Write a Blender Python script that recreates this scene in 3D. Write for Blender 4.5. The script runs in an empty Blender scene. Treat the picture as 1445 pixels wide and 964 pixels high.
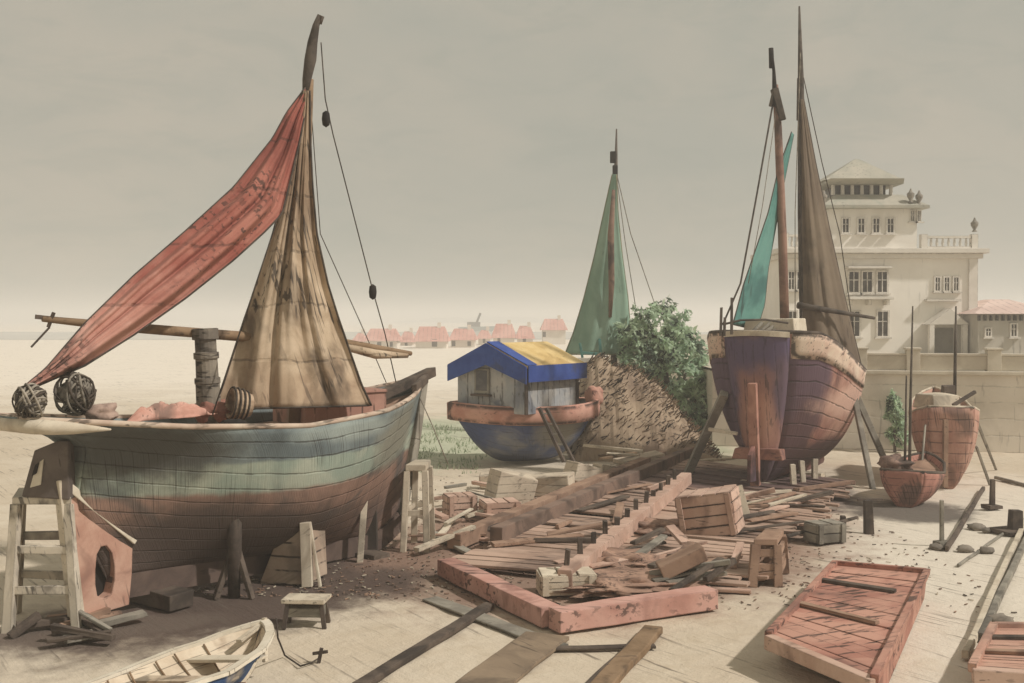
import bpy, bmesh, math, random
from mathutils import Vector, Matrix, noise
random.seed(7)
C = bpy.context.scene.collection
PI = math.pi
# ------------------------------------------------------------------ camera constants
F = 1549.0; CX = 722.5; CY = 482.0; H = 5.0; HOR = 450.0
TH = math.atan((CY-HOR)/F)
def P(px, py, D):
    u = (px-CX)/F; v = (CY-py)/F
    t = D/(math.cos(TH)+v*math.sin(TH))
    return Vector((u*t, D, H+t*(v*math.cos(TH)-math.sin(TH))))
def G(px, py, z=0.0):
    u = (px-CX)/F; v = (CY-py)/F
    dz = v*math.cos(TH)-math.sin(TH)
    t = (z-H)/dz
    return Vector((u*t, t*(math.cos(TH)+v*math.sin(TH)), z))
def lerp(a, b, t): return a+(b-a)*t
def interp(tab, x):
    if x <= tab[0][0]: return tab[0][1]
    for (x0, y0), (x1, y1) in zip(tab, tab[1:]):
        if x <= x1: return lerp(y0, y1, (x-x0)/(x1-x0))
    return tab[-1][1]
# ------------------------------------------------------------------ materials
SAT = .74
def lin(c, SAT=.74):
    g = .3*c[0]+.55*c[1]+.15*c[2]
    c = tuple(g+(x-g)*SAT for x in c[:3])
    return tuple(((x/255.0)/12.92 if x/255.0 <= .04045 else ((x/255.0+.055)/1.055)**2.4) for x in c)+(1.0,)
INK = (52, 45, 40)
class NT:
    def __init__(s, nt): s.nt = nt
    def n(s, t, **k):
        o = s.nt.nodes.new(t)
        for a, b in k.items(): setattr(o, a, b)
        return o
    def l(s, a, b): s.nt.links.new(a, b)
    def math(s, op, a, b=None, c=None, clamp=False):
        o = s.n('ShaderNodeMath', operation=op); o.use_clamp = clamp
        for i, x in enumerate((a, b, c)):
            if x is None: continue
            if isinstance(x, (int, float)): o.inputs[i].default_value = x
            else: s.l(x, o.inputs[i])
        return o.outputs[0]
    def noise(s, co, scale, detail=5, rough=.6, dist=0.0):
        o = s.n('ShaderNodeTexNoise'); o.inputs['Scale'].default_value = scale
        o.inputs['Detail'].default_value = detail; o.inputs['Roughness'].default_value = rough
        o.inputs['Distortion'].default_value = dist
        s.l(co, o.inputs['Vector']); return o.outputs['Fac']
    def map(s, co, loc=(0,0,0), rot=(0,0,0), sc=(1,1,1)):
        o = s.n('ShaderNodeMapping'); s.l(co, o.inputs['Vector'])
        o.inputs['Location'].default_value = loc; o.inputs['Rotation'].default_value = rot; o.inputs['Scale'].default_value = sc
        return o.outputs[0]
    def step(s, x, a, b):
        o = s.n('ShaderNodeMapRange'); o.interpolation_type = 'SMOOTHSTEP'
        s.l(x, o.inputs['Value']); o.inputs['From Min'].default_value = a; o.inputs['From Max'].default_value = b
        return o.outputs['Result']
    def mix(s, f, a, b, mode='MIX'):
        o = s.n('ShaderNodeMix', data_type='RGBA', blend_type=mode)
        ins = [i for i in o.inputs if i.enabled]
        for i, x in zip((o.inputs['Factor'] if False else ins[0], ins[1], ins[2]), (f, a, b)):
            if isinstance(x, (int, float)): i.default_value = x
            elif isinstance(x, tuple): i.default_value = x
            else: s.l(x, i)
        return [q for q in o.outputs if q.enabled][0]
def M(name, c1, c2, c3=None, scale=1.0, coord='Object', streak=None, seams=None, edges=0.0, bands=None,
      spots=None, rough=.88, bump=.25, island=0.0, fine=.10, ink=INK, paint=None):
    """weathered paint / timber: cloudy tone variation, grain, drag marks, plank seams, dark worn edges"""
    m = bpy.data.materials.new(name); m.use_nodes = True
    nt = m.node_tree; nt.nodes.clear(); t = NT(nt)
    out = t.n('ShaderNodeOutputMaterial'); bs = t.n('ShaderNodeBsdfPrincipled')
    t.l(bs.outputs[0], out.inputs[0])
    tc = t.n('ShaderNodeTexCoord'); ob = tc.outputs['Object']; co = tc.outputs[coord]
    oi = t.n('ShaderNodeObjectInfo')
    sh = t.n('ShaderNodeVectorMath', operation='ADD'); t.l(ob, sh.inputs[0])
    cx = t.n('ShaderNodeCombineXYZ'); r10 = t.math('MULTIPLY', oi.outputs['Random'], 37.0)
    for i in range(3): t.l(r10, cx.inputs[i])
    t.l(cx.outputs[0], sh.inputs[1]); obr = sh.outputs[0]
    n1 = t.noise(obr, scale, 6, .62, .6)
    col = t.mix(t.step(n1, .36, .62), lin(c1), lin(c2))
    if bands:
        sx = t.n('ShaderNodeSeparateXYZ'); t.l(ob, sx.inputs[0])
        wob = t.math('MULTIPLY', t.math('SUBTRACT', t.noise(ob, 2.2, 5, .6), .5), bands.get('wob', .18))
        dx = t.math('DIVIDE', t.math('SUBTRACT', sx.outputs[0], bands['x0']), bands['L'])
        cur = t.math('MULTIPLY', t.math('MULTIPLY', dx, dx), bands['curve'])
        hh = t.math('ADD', t.math('SUBTRACT', sx.outputs[2], cur), wob)
        for z, ca, cb, soft in bands['list']:           # below z the colour changes
            cc = t.mix(t.step(t.noise(obr, scale*1.3, 6, .6, .5), .38, .62), lin(ca), lin(cb))
            col = t.mix(t.step(hh, z+soft, z-soft) if False else t.math('SUBTRACT', 1.0, t.step(hh, z-soft, z+soft)), col, cc)
    if c3:
        n2 = t.noise(obr, scale*.6, 4, .55, 1.0)
        col = t.mix(t.math('MULTIPLY', t.step(n2, .52, .68), .85), col, lin(c3))
    if paint:                                            # [(centre, radius xyz, colour)]  worn paint and painted-in shade, fixed on the thing
        for c, r, pc in paint:
            mp = t.map(ob, loc=tuple(-a/b for a, b in zip(c, r)), sc=tuple(1/b for b in r))
            ln = t.n('ShaderNodeVectorMath', operation='LENGTH'); t.l(mp, ln.inputs[0])
            d = t.math('ADD', ln.outputs['Value'], t.math('MULTIPLY', t.math('SUBTRACT', t.noise(ob, scale*1.8, 6, .65), .5), 1.1))
            col = t.mix(t.math('SUBTRACT', 1.0, t.step(d, .55, 1.3)), col, lin(pc))
    if island:
        ge = t.n('ShaderNodeNewGeometry')
        k = t.math('ADD', t.math('MULTIPLY', ge.outputs['Random Per Island'], 2*island), 1-island)
        hs = t.n('ShaderNodeHueSaturation'); t.l(k, hs.inputs['Value']); t.l(col, hs.inputs['Color']); col = hs.outputs[0]
    g = t.noise(obr, 38.0, 3, .7)
    k = t.math('ADD', t.math('MULTIPLY', g, 2*fine), 1-fine)
    hs = t.n('ShaderNodeHueSaturation'); t.l(k, hs.inputs['Value']); t.l(col, hs.inputs['Color']); col = hs.outputs[0]
    hgt = t.math('MULTIPLY', n1, .5)
    if streak:
        rot, sc, amt = streak[:3]; lo = streak[3] if len(streak) > 3 else .60
        c_ = co if coord == 'UV' else obr
        st = t.noise(t.map(t.map(c_, rot=rot), sc=sc), 1.0, 3, .55, .15)
        mk = t.step(t.noise(obr, scale*1.1, 3, .5), .40, .60)
        sf = t.math('MULTIPLY', t.math('MULTIPLY', t.step(st, lo, lo+.07), mk), amt)
        col = t.mix(sf, col, lin(ink))
        hgt = t.math('ADD', hgt, t.math('MULTIPLY', st, .5))
    if seams:
        comp, per, amt = seams[:3]; wd = seams[3] if len(seams) > 3 else .10
        c_ = co
        sp = t.n('ShaderNodeSeparateXYZ'); t.l(c_, sp.inputs[0])
        x = t.math('DIVIDE', sp.outputs[comp], per)
        x = t.math('ADD', x, t.math('MULTIPLY', t.math('SUBTRACT', t.noise(obr, 1.1, 3, .5), .5), .35))
        fr = t.math('ABSOLUTE', t.math('SUBTRACT', t.math('FRACT', x), .5))
        ln = t.step(fr, .5-wd, .5-wd*.35)
        br = t.step(t.noise(obr, 2.6, 4, .6), .40, .55)
        sf = t.math('MULTIPLY', t.math('MULTIPLY', ln, br), amt)
        col = t.mix(sf, col, lin(ink))
        hgt = t.math('SUBTRACT', hgt, t.math('MULTIPLY', ln, .6))
    if edges:
        bv = t.n('ShaderNodeBevel', samples=4); bv.inputs['Radius'].default_value = edges
        ge = t.n('ShaderNodeNewGeometry')
        dt = t.n('ShaderNodeVectorMath', operation='DOT_PRODUCT'); t.l(bv.outputs[0], dt.inputs[0]); t.l(ge.outputs['True Normal'], dt.inputs[1])
        e = t.step(t.math('SUBTRACT', 1.0, dt.outputs['Value']), .04, .14)
        br = t.step(t.noise(obr, 3.2, 4, .6), .36, .54)
        col = t.mix(t.math('MULTIPLY', t.math('MULTIPLY', e, br), .85), col, lin(ink))
    t.l(col, bs.inputs['Base Color']); bs.inputs['Roughness'].default_value = rough
    bs.inputs['Specular IOR Level'].default_value = .25
    if bump:
        bp = t.n('ShaderNodeBump'); bp.inputs['Strength'].default_value = bump; bp.inputs['Distance'].default_value = .03
        t.l(hgt, bp.inputs['Height']); t.l(bp.outputs[0], bs.inputs['Normal'])
    return m
# ------------------------------------------------------------------ mesh builder
class MB:
    def __init__(s): s.v = []; s.f = []; s.mi = []; s.uv = []
    def add(s, vs, fs, mi=0, uvs=None):
        b = len(s.v); s.v += [Vector(v) for v in vs]
        for k, f in enumerate(fs):
            s.f.append([b+i for i in f]); s.mi.append(mi)
            s.uv.append(uvs[k] if uvs else [(0, 0)]*len(f))
        return s
    def box(s, c, size, R=None, mi=0, top=1.0, jit=0.0):
        c = Vector(c); a, b, h = (x/2 for x in size); vs = []
        for z in (-h, h):
            k = top if z > 0 else 1.0
            for x, y in ((-a, -b), (a, -b), (a, b), (-a, b)):
                v = Vector((x*k, y*k, z))
                if jit: v += Vector([random.uniform(-jit, jit) for _ in range(3)])
                vs.append(c+(R @ v if R else v))
        return s.add(vs, [(3,2,1,0),(4,5,6,7),(0,1,5,4),(1,2,6,5),(2,3,7,6),(3,0,4,7)], mi)
    def bar(s, p0, p1, w, h, up=(0,0,1), mi=0, jit=0.0, taper=1.0):
        p0 = Vector(p0); p1 = Vector(p1); d = (p1-p0); L = d.length; d.normalize()
        up = Vector(up)
        if abs(d.dot(up)) > .98: up = Vector((0, 1, 0))
        sd = d.cross(up).normalized(); u = sd.cross(d).normalized(); vs = []
        for p, k in ((p0, 1.0), (p1, taper)):
            for a, b in ((-1,-1),(1,-1),(1,1),(-1,1)):
                v = p+sd*(a*w/2*k)+u*(b*h/2*k)
                if jit: v = v+Vector([random.uniform(-jit, jit) for _ in range(3)])
                vs.append(v)
        return s.add(vs, [(0,1,2,3),(7,6,5,4),(0,4,5,1),(1,5,6,2),(2,6,7,3),(3,7,4,0)], mi)
    def tube(s, pts, r, n=8, mi=0, closed=False):
        pts = [Vector(p) for p in pts]; m = len(pts)
        rs = r if isinstance(r, (list, tuple)) else [r]*m
        vs = []; prev = None
        for i, p in enumerate(pts):
            if closed: d = pts[(i+1) % m]-pts[i-1]
            else: d = pts[min(i+1, m-1)]-pts[max(i-1, 0)]
            d.normalize()
            if prev is None:
                a = Vector((0, 0, 1)) if abs(d.z) < .9 else Vector((1, 0, 0))
                sd = d.cross(a).normalized()
            else: sd = (prev-d*prev.dot(d)).normalized()
            prev = sd; u = d.cross(sd)
            for k in range(n):
                a = 2*PI*k/n; vs.append(p+(sd*math.cos(a)+u*math.sin(a))*rs[i])
        fs = []
        for i in range(m if closed else m-1):
            j = (i+1) % m
            for k in range(n):
                k2 = (k+1) % n; fs.append((i*n+k, j*n+k, j*n+k2, i*n+k2))
        if not closed:
            fs.append(tuple(range(n))[::-1]); fs.append(tuple((m-1)*n+k for k in range(n)))
        return s.add(vs, fs, mi)
    def grid(s, rows, mi=0, uvf=None):
        nr = len(rows); nc = len(rows[0]); vs = [v for r in rows for v in r]; fs = []; uvs = []
        for i in range(nr-1):
            for j in range(nc-1):
                fs.append((i*nc+j, i*nc+j+1, (i+1)*nc+j+1, (i+1)*nc+j))
                q = ((i,j),(i,j+1),(i+1,j+1),(i+1,j))
                uvs.append([uvf(a, b) if uvf else (b/(nc-1), a/(nr-1)) for a, b in q])
        return s.add(vs, fs, mi, uvs)
    def prism(s, poly, off, mi=0):
        poly = [Vector(p) for p in poly]; off = Vector(off); n = len(poly)
        return s.add(poly+[p+off for p in poly], [tuple(range(n))[::-1], tuple(range(n, 2*n))]+[(i, (i+1) % n, n+(i+1) % n, n+i) for i in range(n)], mi)
    def lathe(s, prof, c, n=16, axis=None, mi=0):
        c = Vector(c); R = Vector((0,0,1)).rotation_difference(Vector(axis)).to_matrix() if axis is not None else Matrix.Identity(3)
        rows = [[c+R @ Vector((r*math.cos(2*PI*k/n), r*math.sin(2*PI*k/n), z)) for k in range(n+1)] for r, z in prof]
        s.grid(rows, mi)
        return s
    def lump(s, c, r, nu=18, nv=12, amp=.25, fr=2.0, seed=0, mi=0, zmin=-1.0):
        c = Vector(c); rows = []
        for i in range(nv+1):
            th = PI*i/nv; row = []
            for k in range(nu+1):
                ph = 2*PI*(k % nu)/nu
                d = Vector((math.sin(th)*math.cos(ph), math.sin(th)*math.sin(ph), math.cos(th)))
                q = 1+amp*noise.noise(d*fr+Vector((seed*3.1, seed*1.7, 0)))*1.6
                d2 = Vector((d.x*r[0]*q, d.y*r[1]*q, max(d.z, zmin)*r[2]*q)); row.append(c+d2)
            rows.append(row)
        return s.grid(rows, mi)
    def build(s, name, mats, parent=None, smooth=False, bevel=0.0, local=False, solid=0.0, sub=0):
        me = bpy.data.meshes.new(name)
        vs = s.v
        if parent is not None and not local:
            X = parent.get('_m'); inv = WM[parent.name].inverted(); vs = [inv @ v for v in vs]
        me.from_pydata([tuple(v) for v in vs], [], s.f)
        if not isinstance(mats, (list, tuple)): mats = [mats]
        for m in mats: me.materials.append(m)
        uvl = me.uv_layers.new(name='UVMap')
        for p in me.polygons:
            p.material_index = s.mi[p.index]; p.use_smooth = smooth
            for li, q in zip(p.loop_indices, s.uv[p.index]): uvl.data[li].uv = q
        bm = bmesh.new(); bm.from_mesh(me)
        if smooth: bmesh.ops.remove_doubles(bm, verts=bm.verts, dist=1e-5)
        bmesh.ops.recalc_face_normals(bm, faces=bm.faces); bm.to_mesh(me); bm.free()
        o = bpy.data.objects.new(name, me); C.objects.link(o)
        if parent is not None: o.parent = parent; WM[o.name] = WM[parent.name].copy()
        else: WM[o.name] = Matrix.Identity(4)
        if solid:
            md = o.modifiers.new('thickness', 'SOLIDIFY'); md.thickness = solid; md.offset = 0
        if bevel:
            md = o.modifiers.new('bevel', 'BEVEL'); md.width = bevel; md.segments = 2; md.limit_method = 'ANGLE'
        return o
WM = {}
def tag(o, label=None, cat=None, group=None, kind=None):
    if label: o['label'] = label
    if cat: o['category'] = cat
    if group: o['group'] = group
    if kind: o['kind'] = kind
    return o
def thing(name, label, cat, loc=(0,0,0), rz=0.0, group=None):
    o = bpy.data.objects.new(name, None); C.objects.link(o); o.empty_display_size = .2
    o.location = loc; o.rotation_euler = (0, 0, rz)
    WM[o.name] = Matrix.Translation(Vector(loc)) @ Matrix.Rotation(rz, 4, 'Z')
    return tag(o, label, cat, group)
def solo(mb, name, mats, label, cat, loc=None, group=None, **k):
    """a thing that is one mesh; its origin is put at its base"""
    if loc is None:
        xs = [v.x for v in mb.v]; ys = [v.y for v in mb.v]; zs = [v.z for v in mb.v]
        loc = Vector(((min(xs)+max(xs))/2, (min(ys)+max(ys))/2, min(zs)))
    loc = Vector(loc); mb.v = [v-loc for v in mb.v]
    o = mb.build(name, mats, **k); o.location = loc; WM[o.name] = Matrix.Translation(loc)
    return tag(o, label, cat, group)
# ------------------------------------------------------------------ hull loft (local frame: x forward, y port, z up)
def hull_rows(st, nr, half, keel, sheer, xf, vee, side):
    rows = []
    for i in range(st+1):
        t = i/st; row = []
        for j in range(nr+1):
            v = j/nr; ve = vee(t)
            y = half(t)*lerp(math.sin(PI*v/2)**.8, v**1.9, ve)
            z = lerp(keel(t), sheer(t), lerp(1-math.cos(PI*v/2), v, .45+.55*ve))
            row.append(Vector((xf(t, v), side*y, z)))
        rows.append(row)
    return rows
def make_hull(root, st, nr, half, keel, sheer, xf, vee, hullmat, deckmat=None, railmat=None, rail=.07, deck_drop=.3, transom=None, keelmat=None, keel_w=.14, keel_d=.25, strake=None):
    mb = MB(); R = {}
    for s in (1, -1):
        rows = hull_rows(st, nr, half, keel, sheer, xf, vee, s); R[s] = rows
        L = rows[-1][-1].x-rows[0][-1].x
        mb.grid(rows, 0, lambda a, b: (a/st*L, b/nr))
    h = mb.build('hull', hullmat, root, smooth=True, local=True, solid=.06)
    if transom:
        tm = MB(); a = R[1][0]; b = R[-1][0]
        bg = min(.42, .3*(a[-1].y-b[-1].y)) if half(.5) > 1.7 else .06
        tm.grid([[lerp(q, w, k/12)-Vector((bg*(1-(k/6-1)**2)*min(1, i/6), 0, 0)) for k in range(13)] for i, (q, w) in enumerate(zip(a, b))])
        tm.build('transom', transom, root, smooth=True, local=True, solid=.05)
    if deckmat:
        dm = MB(); rows = []
        for i in range(st+1):
            def at(s):
                r = R[s][i]; zt = r[-1].z-deck_drop
                for j in range(nr):
                    if r[j+1].z >= zt:
                        q = (zt-r[j].z)/max(1e-6, r[j+1].z-r[j].z); p = r[j].lerp(r[j+1], max(0, min(1, q))); break
                return Vector((p.x, p.y*.985, p.z))
            a, b = at(1), at(-1); rows.append([a, a.lerp(b, .5)+Vector((0, 0, .05)), b])
        dm.grid(rows); dm.build('deck', deckmat, root, local=True)
    if railmat:
        rm = MB()
        pts = [p[-1] for p in R[1]][::-1]+[p[-1] for p in R[-1]]
        cl = []
        for p in pts:
            if not cl or (p-cl[-1]).length > .02: cl.append(p)
        rm.tube(cl, rail, 8); rm.build('gunwale', railmat, root, smooth=True, local=True)
    if strake:
        fr, sm, r = strake; sk = MB()
        for s in (1, -1):
            pts = [R[s][i][max(0, int(nr*fr))]*1.0+Vector((0, s*.02, 0)) for i in range(st+1)]
            sk.tube(pts, r, 6)
        sk.build('rubbing_strake', sm, root, smooth=True, local=True)
    if keelmat:
        km = MB(); pts = [R[1][i][0] for i in range(st+1)]
        for p, q in zip(pts, pts[1:]):
            if (q-p).length > .01: km.bar(p-Vector((0, 0, keel_d*.4)), q-Vector((0, 0, keel_d*.4)), keel_w, keel_d, up=(0, 0, 1))
        km.build('keel', keelmat, root, local=True)
    return R
def sail(name, left, right, D, mat, root, nu=16, nv=40, belly=.25, fold=.05, nf=5, seed=0, rope=None, rr=.03):
    """cloth between two outlines given as points (px, py); D(u, v) is its depth from the camera"""
    def along(pts, t):
        ds = [0.0]
        for a, b in zip(pts, pts[1:]): ds.append(ds[-1]+math.hypot(b[0]-a[0], b[1]-a[1]))
        q = t*ds[-1]
        return (interp(list(zip(ds, [p[0] for p in pts])), q), interp(list(zip(ds, [p[1] for p in pts])), q))
    rows = []
    for i in range(nv+1):
        t = i/nv; a = along(left, t); b = along(right, t); row = []
        for j in range(nu+1):
            u = j/nu; px = lerp(a[0], b[0], u); py = lerp(a[1], b[1], u)
            w = math.hypot(a[0]-b[0], a[1]-b[1])/60.0; wv = u+.10*noise.noise(Vector((u*3, t*1.5, seed+9)))
            d = D(u, t)-belly*math.sin(PI*u)*min(1.6, w)+fold*min(1.5, w+.15)*(math.sin(wv*nf*2*PI+1.5*noise.noise(Vector((u*2, t*3, seed))))+.45*math.sin(wv*nf*4.7*PI+2))*(.55+.6*abs(noise.noise(Vector((u*2.3, t*1.2, seed+4)))*2))
            row.append(P(px, py, d))
        rows.append(row)
    mb = MB(); mb.grid(rows)
    o = mb.build(name, mat, root, smooth=True, solid=.018)
    if rope:
        rb = MB()
        edge = [r[0] for r in rows]+rows[-1][1:]+[r[-1] for r in rows[::-1]][1:]
        rb.tube([Vector(p) for p in edge], rr, 6)
        q = rb.build('bolt_rope', rope, root, smooth=True); mw = q.parent; q.parent = o
    return o
def line(root, pts, r, mat, name='rigging_line'):
    mb = MB(); mb.tube(pts, r, 6); return mb.build(name, mat, root, smooth=True)

# ------------------------------------------------------------------ palette
m_sand = None
m_tarred = M('tarred_rope', (60,52,45), (84,72,60), scale=4)
m_pale_rope = M('pale_rope', (150,138,118), (110,98,82), scale=4)
m_dark_wood = M('dark_wood', (74,62,54), (104,88,74), (58,50,44), scale=1.6, streak=((0,0,0),(2,22,22),.6), edges=.02)
m_brown_wood = M('brown_wood', (150,112,88), (176,136,108), (112,84,68), scale=1.2, streak=((0,0,.6),(2.0,16,16),.55), edges=.03, island=.16)
m_pink_wood = M('pink_painted_wood', (192,148,124), (210,170,146), (144,108,90), scale=1.0, streak=((0,0,.5),(1.6,14,14),.6), edges=.035, island=.1)
m_rose_wood = M('rose_painted_baulk', (198,136,118), (210,154,136), (156,104,90), scale=1.0, streak=((0,0,.2),(1.0,10,10),.75,.54), edges=.035)
m_pale_wood = M('pale_weathered_wood', (216,200,172), (196,178,150), (150,138,118), scale=1.3, streak=((0,0,.7),(2.0,16,16),.65), edges=.03, island=.1)
m_grey_wood = M('grey_weathered_wood', (158,150,132), (128,120,106), (92,86,76), scale=1.3, streak=((0,.5,0),(2,18,18),.6), edges=.03, island=.12)
m_spar = M('brown_spar', (128,98,66), (150,118,84), (84,66,50), scale=2, streak=((0,0,0),(3,3,14),.6))
m_spar_dark = M('dark_spar', (66,58,50), (98,86,74), scale=2.4)
m_black = M('black_opening_shade', (34,30,28), (46,40,36), scale=3, bump=.1)
m_cream = M('cream_paint', (218,204,178), (200,184,156), (170,152,128), scale=1.3, streak=((0,.6,0),(2,20,20),.4))
# ------------------------------------------------------------------ world, sun, camera
sc = bpy.context.scene
w = bpy.data.worlds.new('World'); sc.world = w; w.use_nodes = True
t = NT(w.node_tree); w.node_tree.nodes.clear()
SUN_DIR = Vector((.74, -.26, .80)).normalized()
wo = t.n('ShaderNodeOutputWorld'); bg1 = t.n('ShaderNodeBackground'); bg2 = t.n('ShaderNodeBackground'); mx = t.n('ShaderNodeMixShader')
sky = t.n('ShaderNodeTexSky', sky_type='NISHITA'); sky.sun_disc = False
sky.sun_elevation = math.asin(SUN_DIR.z); sky.sun_rotation = math.atan2(SUN_DIR.x, SUN_DIR.y)
t.l(sky.outputs[0], bg1.inputs[0]); bg1.inputs[1].default_value = .06
tc = t.n('ShaderNodeTexCoord'); gen = tc.outputs['Generated']
na = t.noise(t.map(gen, sc=(1.6, 1.6, 3.2)), 1.5, 6, .55, .4)
nb = t.noise(t.map(gen, sc=(3, 3, 9)), 3.0, 7, .65, .8)
cl = t.mix(t.step(na, .36, .66), lin((173,171,158), 1), lin((187,179,163), 1))
cl = t.mix(t.math('MULTIPLY', t.step(nb, .45, .7), .35), cl, lin((160,162,150), 1))
t.l(cl, bg2.inputs[0]); bg2.inputs[1].default_value = 1.0
mx.inputs[0].default_value = .96
t.l(bg1.outputs[0], mx.inputs[1]); t.l(bg2.outputs[0], mx.inputs[2]); t.l(mx.outputs[0], wo.inputs[0])
sl = bpy.data.lights.new('sun', 'SUN'); sl.energy = 3.1; sl.angle = math.radians(2.5); sl.color = (1.0, .945, .885)
so = bpy.data.objects.new('sun', sl); C.objects.link(so); so.rotation_euler = (-SUN_DIR).to_track_quat('-Z', 'Y').to_euler()
cam = bpy.data.cameras.new('camera'); cam.sensor_width = 36; cam.lens = 36*F/1445.0; cam.clip_end = 20000; cam.clip_start = .1
co = bpy.data.objects.new('camera', cam); C.objects.link(co); co.location = (0, 0, H); co.rotation_euler = (PI/2-TH, 0, 0)
sc.camera = co
sc.view_settings.view_transform = 'Standard'; sc.view_settings.look = 'None'; sc.view_settings.gamma = 1; sc.view_settings.exposure = 0
# ------------------------------------------------------------------ ground
def ground_material():
    m = bpy.data.materials.new('sand'); m.use_nodes = True; m.node_tree.nodes.clear(); t = NT(m.node_tree)
    out = t.n('ShaderNodeOutputMaterial'); bs = t.n('ShaderNodeBsdfPrincipled'); t.l(bs.outputs[0], out.inputs[0])
    tc = t.n('ShaderNodeTexCoord'); ob = tc.outputs['Object']
    n1 = t.noise(ob, .22, 7, .62, .8); n2 = t.noise(ob, 1.3, 6, .6, .5)
    col = t.mix(t.step(n1, .36, .64), lin((200,184,160), .88), lin((210,196,174), .88))
    col = t.mix(t.math('MULTIPLY', t.step(n2, .5, .72), .45), col, lin((182,164,138), .92))
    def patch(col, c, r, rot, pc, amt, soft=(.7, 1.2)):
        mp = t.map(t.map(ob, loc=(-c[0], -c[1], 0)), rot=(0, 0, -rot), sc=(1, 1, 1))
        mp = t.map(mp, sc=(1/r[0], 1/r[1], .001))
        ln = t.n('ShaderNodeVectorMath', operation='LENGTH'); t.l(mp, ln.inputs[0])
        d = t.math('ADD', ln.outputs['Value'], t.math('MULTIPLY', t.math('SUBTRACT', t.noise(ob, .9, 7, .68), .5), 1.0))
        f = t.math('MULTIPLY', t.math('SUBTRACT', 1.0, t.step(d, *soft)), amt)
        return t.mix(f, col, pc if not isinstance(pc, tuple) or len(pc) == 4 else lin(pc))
    sy = t.n('ShaderNodeSeparateXYZ'); t.l(ob, sy.inputs[0])
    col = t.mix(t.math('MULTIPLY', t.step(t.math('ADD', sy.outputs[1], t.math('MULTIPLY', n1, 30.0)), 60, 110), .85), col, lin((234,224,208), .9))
    for c, r, rot, pc, amt in (
        ((11.5, 24.0), (5.0, 12.0), -.4, (222,210,190), .75),
        ((2.6, 26.0), (5.4, 8.0), -.35, (150,112,92), .9),
        ((0.2, 21.4), (3.4, 1.8), .5, (142,112,94), .75),        # red-brown sawdust and rust round the timbers
        ((-4.5, 20.3), (5.6, 2.3), .93, (88,70,62), .97),  # big boat's shadow painted into the sand colour
        ((-6.6, 17.6), (1.8, .7), .4, (110,94,82), .8),         # painted shade under the big boat's stern
        ((-1.6, 24.0), (2.4, 2.4), .6, (160,124,102), .7),
        ((6.2, 31.2), (3.8, 3.2), 0, (92,70,68), .95),  # red boat's shadow painted dark into the ground
        ((6.0, 35.2), (3.2, 2.6), 0, (92,72,70), .95),  # more painted shadow, behind and left of the red boat's stern
        ((-4.5, 46.0), (5.5, 10.0), 0, (172,184,150), .75),         # thin green growth
        ((5.5, 43.0), (3.2, 5.0), 0, (150,168,128), .6),
        ((10.4, 28.6), (1.7, 1.7), 0, (88,78,70), .9),  # dark patch painted as shade beneath the small salmon boat
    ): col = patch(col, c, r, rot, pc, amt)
    st = t.noise(t.map(t.map(ob, rot=(0, 0, .95)), sc=(.5, 9, 1)), 1.0, 4, .6, .2)
    mk = t.step(t.noise(ob, .35, 4, .55), .44, .60)
    col = t.mix(t.math('MULTIPLY', t.math('MULTIPLY', t.step(st, .56, .66), mk), .75), col, lin((104,90,78)))
    g = t.noise(ob, 30, 3, .7)
    hs = t.n('ShaderNodeHueSaturation'); t.l(col, hs.inputs['Color']); t.l(t.math('ADD', t.math('MULTIPLY', g, .24), .88), hs.inputs['Value'])
    t.l(hs.outputs[0], bs.inputs['Base Color']); bs.inputs['Roughness'].default_value = .95; bs.inputs['Specular IOR Level'].default_value = .15
    n5 = t.noise(ob, 3.6, 4, .55, .3); n2 = t.math('ADD', n2, t.math('MULTIPLY', n5, .6))
    bp = t.n('ShaderNodeBump'); bp.inputs['Strength'].default_value = .7; bp.inputs['Distance'].default_value = .07
    t.l(t.math('ADD', t.math('MULTIPLY', n2, 1.0), t.math('ADD', t.math('MULTIPLY', g, .25), t.math('MULTIPLY', st, .4))), bp.inputs['Height']); t.l(bp.outputs[0], bs.inputs['Normal'])
    return m
def gz(x, y):
    k = max(0, 1-abs(y-25)/60)
    return k*(.05*noise.noise(Vector((x*.5, y*.5, 0)))+.03*noise.noise(Vector((x*1.7, y*1.7, 3))))-.02
xs = [-6000,-2500,-900,-300,-120,-60,-40,-30]+[-22+.28*i for i in range(158)]+[30,40,60,120,300,900,2500,6000]
ys = [-40,-10,0,6]+[10+.28*i for i in range(160)]+[58,64,74,90,120,180,300,600,1200,2500,5000,9000]
mb = MB(); mb.grid([[Vector((x, y, gz(x, y))) for x in xs] for y in ys])
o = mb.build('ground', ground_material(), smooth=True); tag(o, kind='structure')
# far hills and water strip
m_hill = M('far_hills', (150,160,156), (160,168,160), scale=.004, bump=0)
mb = MB(); rows = []
for i in range(61):
    px = 560+i*(300/60.0); x = (px-CX)/F*1500
    hgt = 9.5*max(0, 1-abs((px-690)/135.0)**2.2)*(.8+.5*noise.noise(Vector((i*.23, 4, 0))))
    rows.append([Vector((x, 1440, -1)), Vector((x, 1500, hgt+.2)), Vector((x, 1700, -1))])
mb.grid(rows); tag(mb.build('hills', m_hill, smooth=True), kind='structure')
m_wat = M('estuary_water', (196,192,180), (204,198,184), scale=.02, rough=.25, bump=.02, fine=.03)
mb = MB(); mb.add([(-900,260,.03),(-60,262,.03),(150,275,.03),(150,420,.03),(-900,430,.03)], [(0,1,2,3,4)])
tag(mb.build('water', m_wat), kind='structure')

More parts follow.
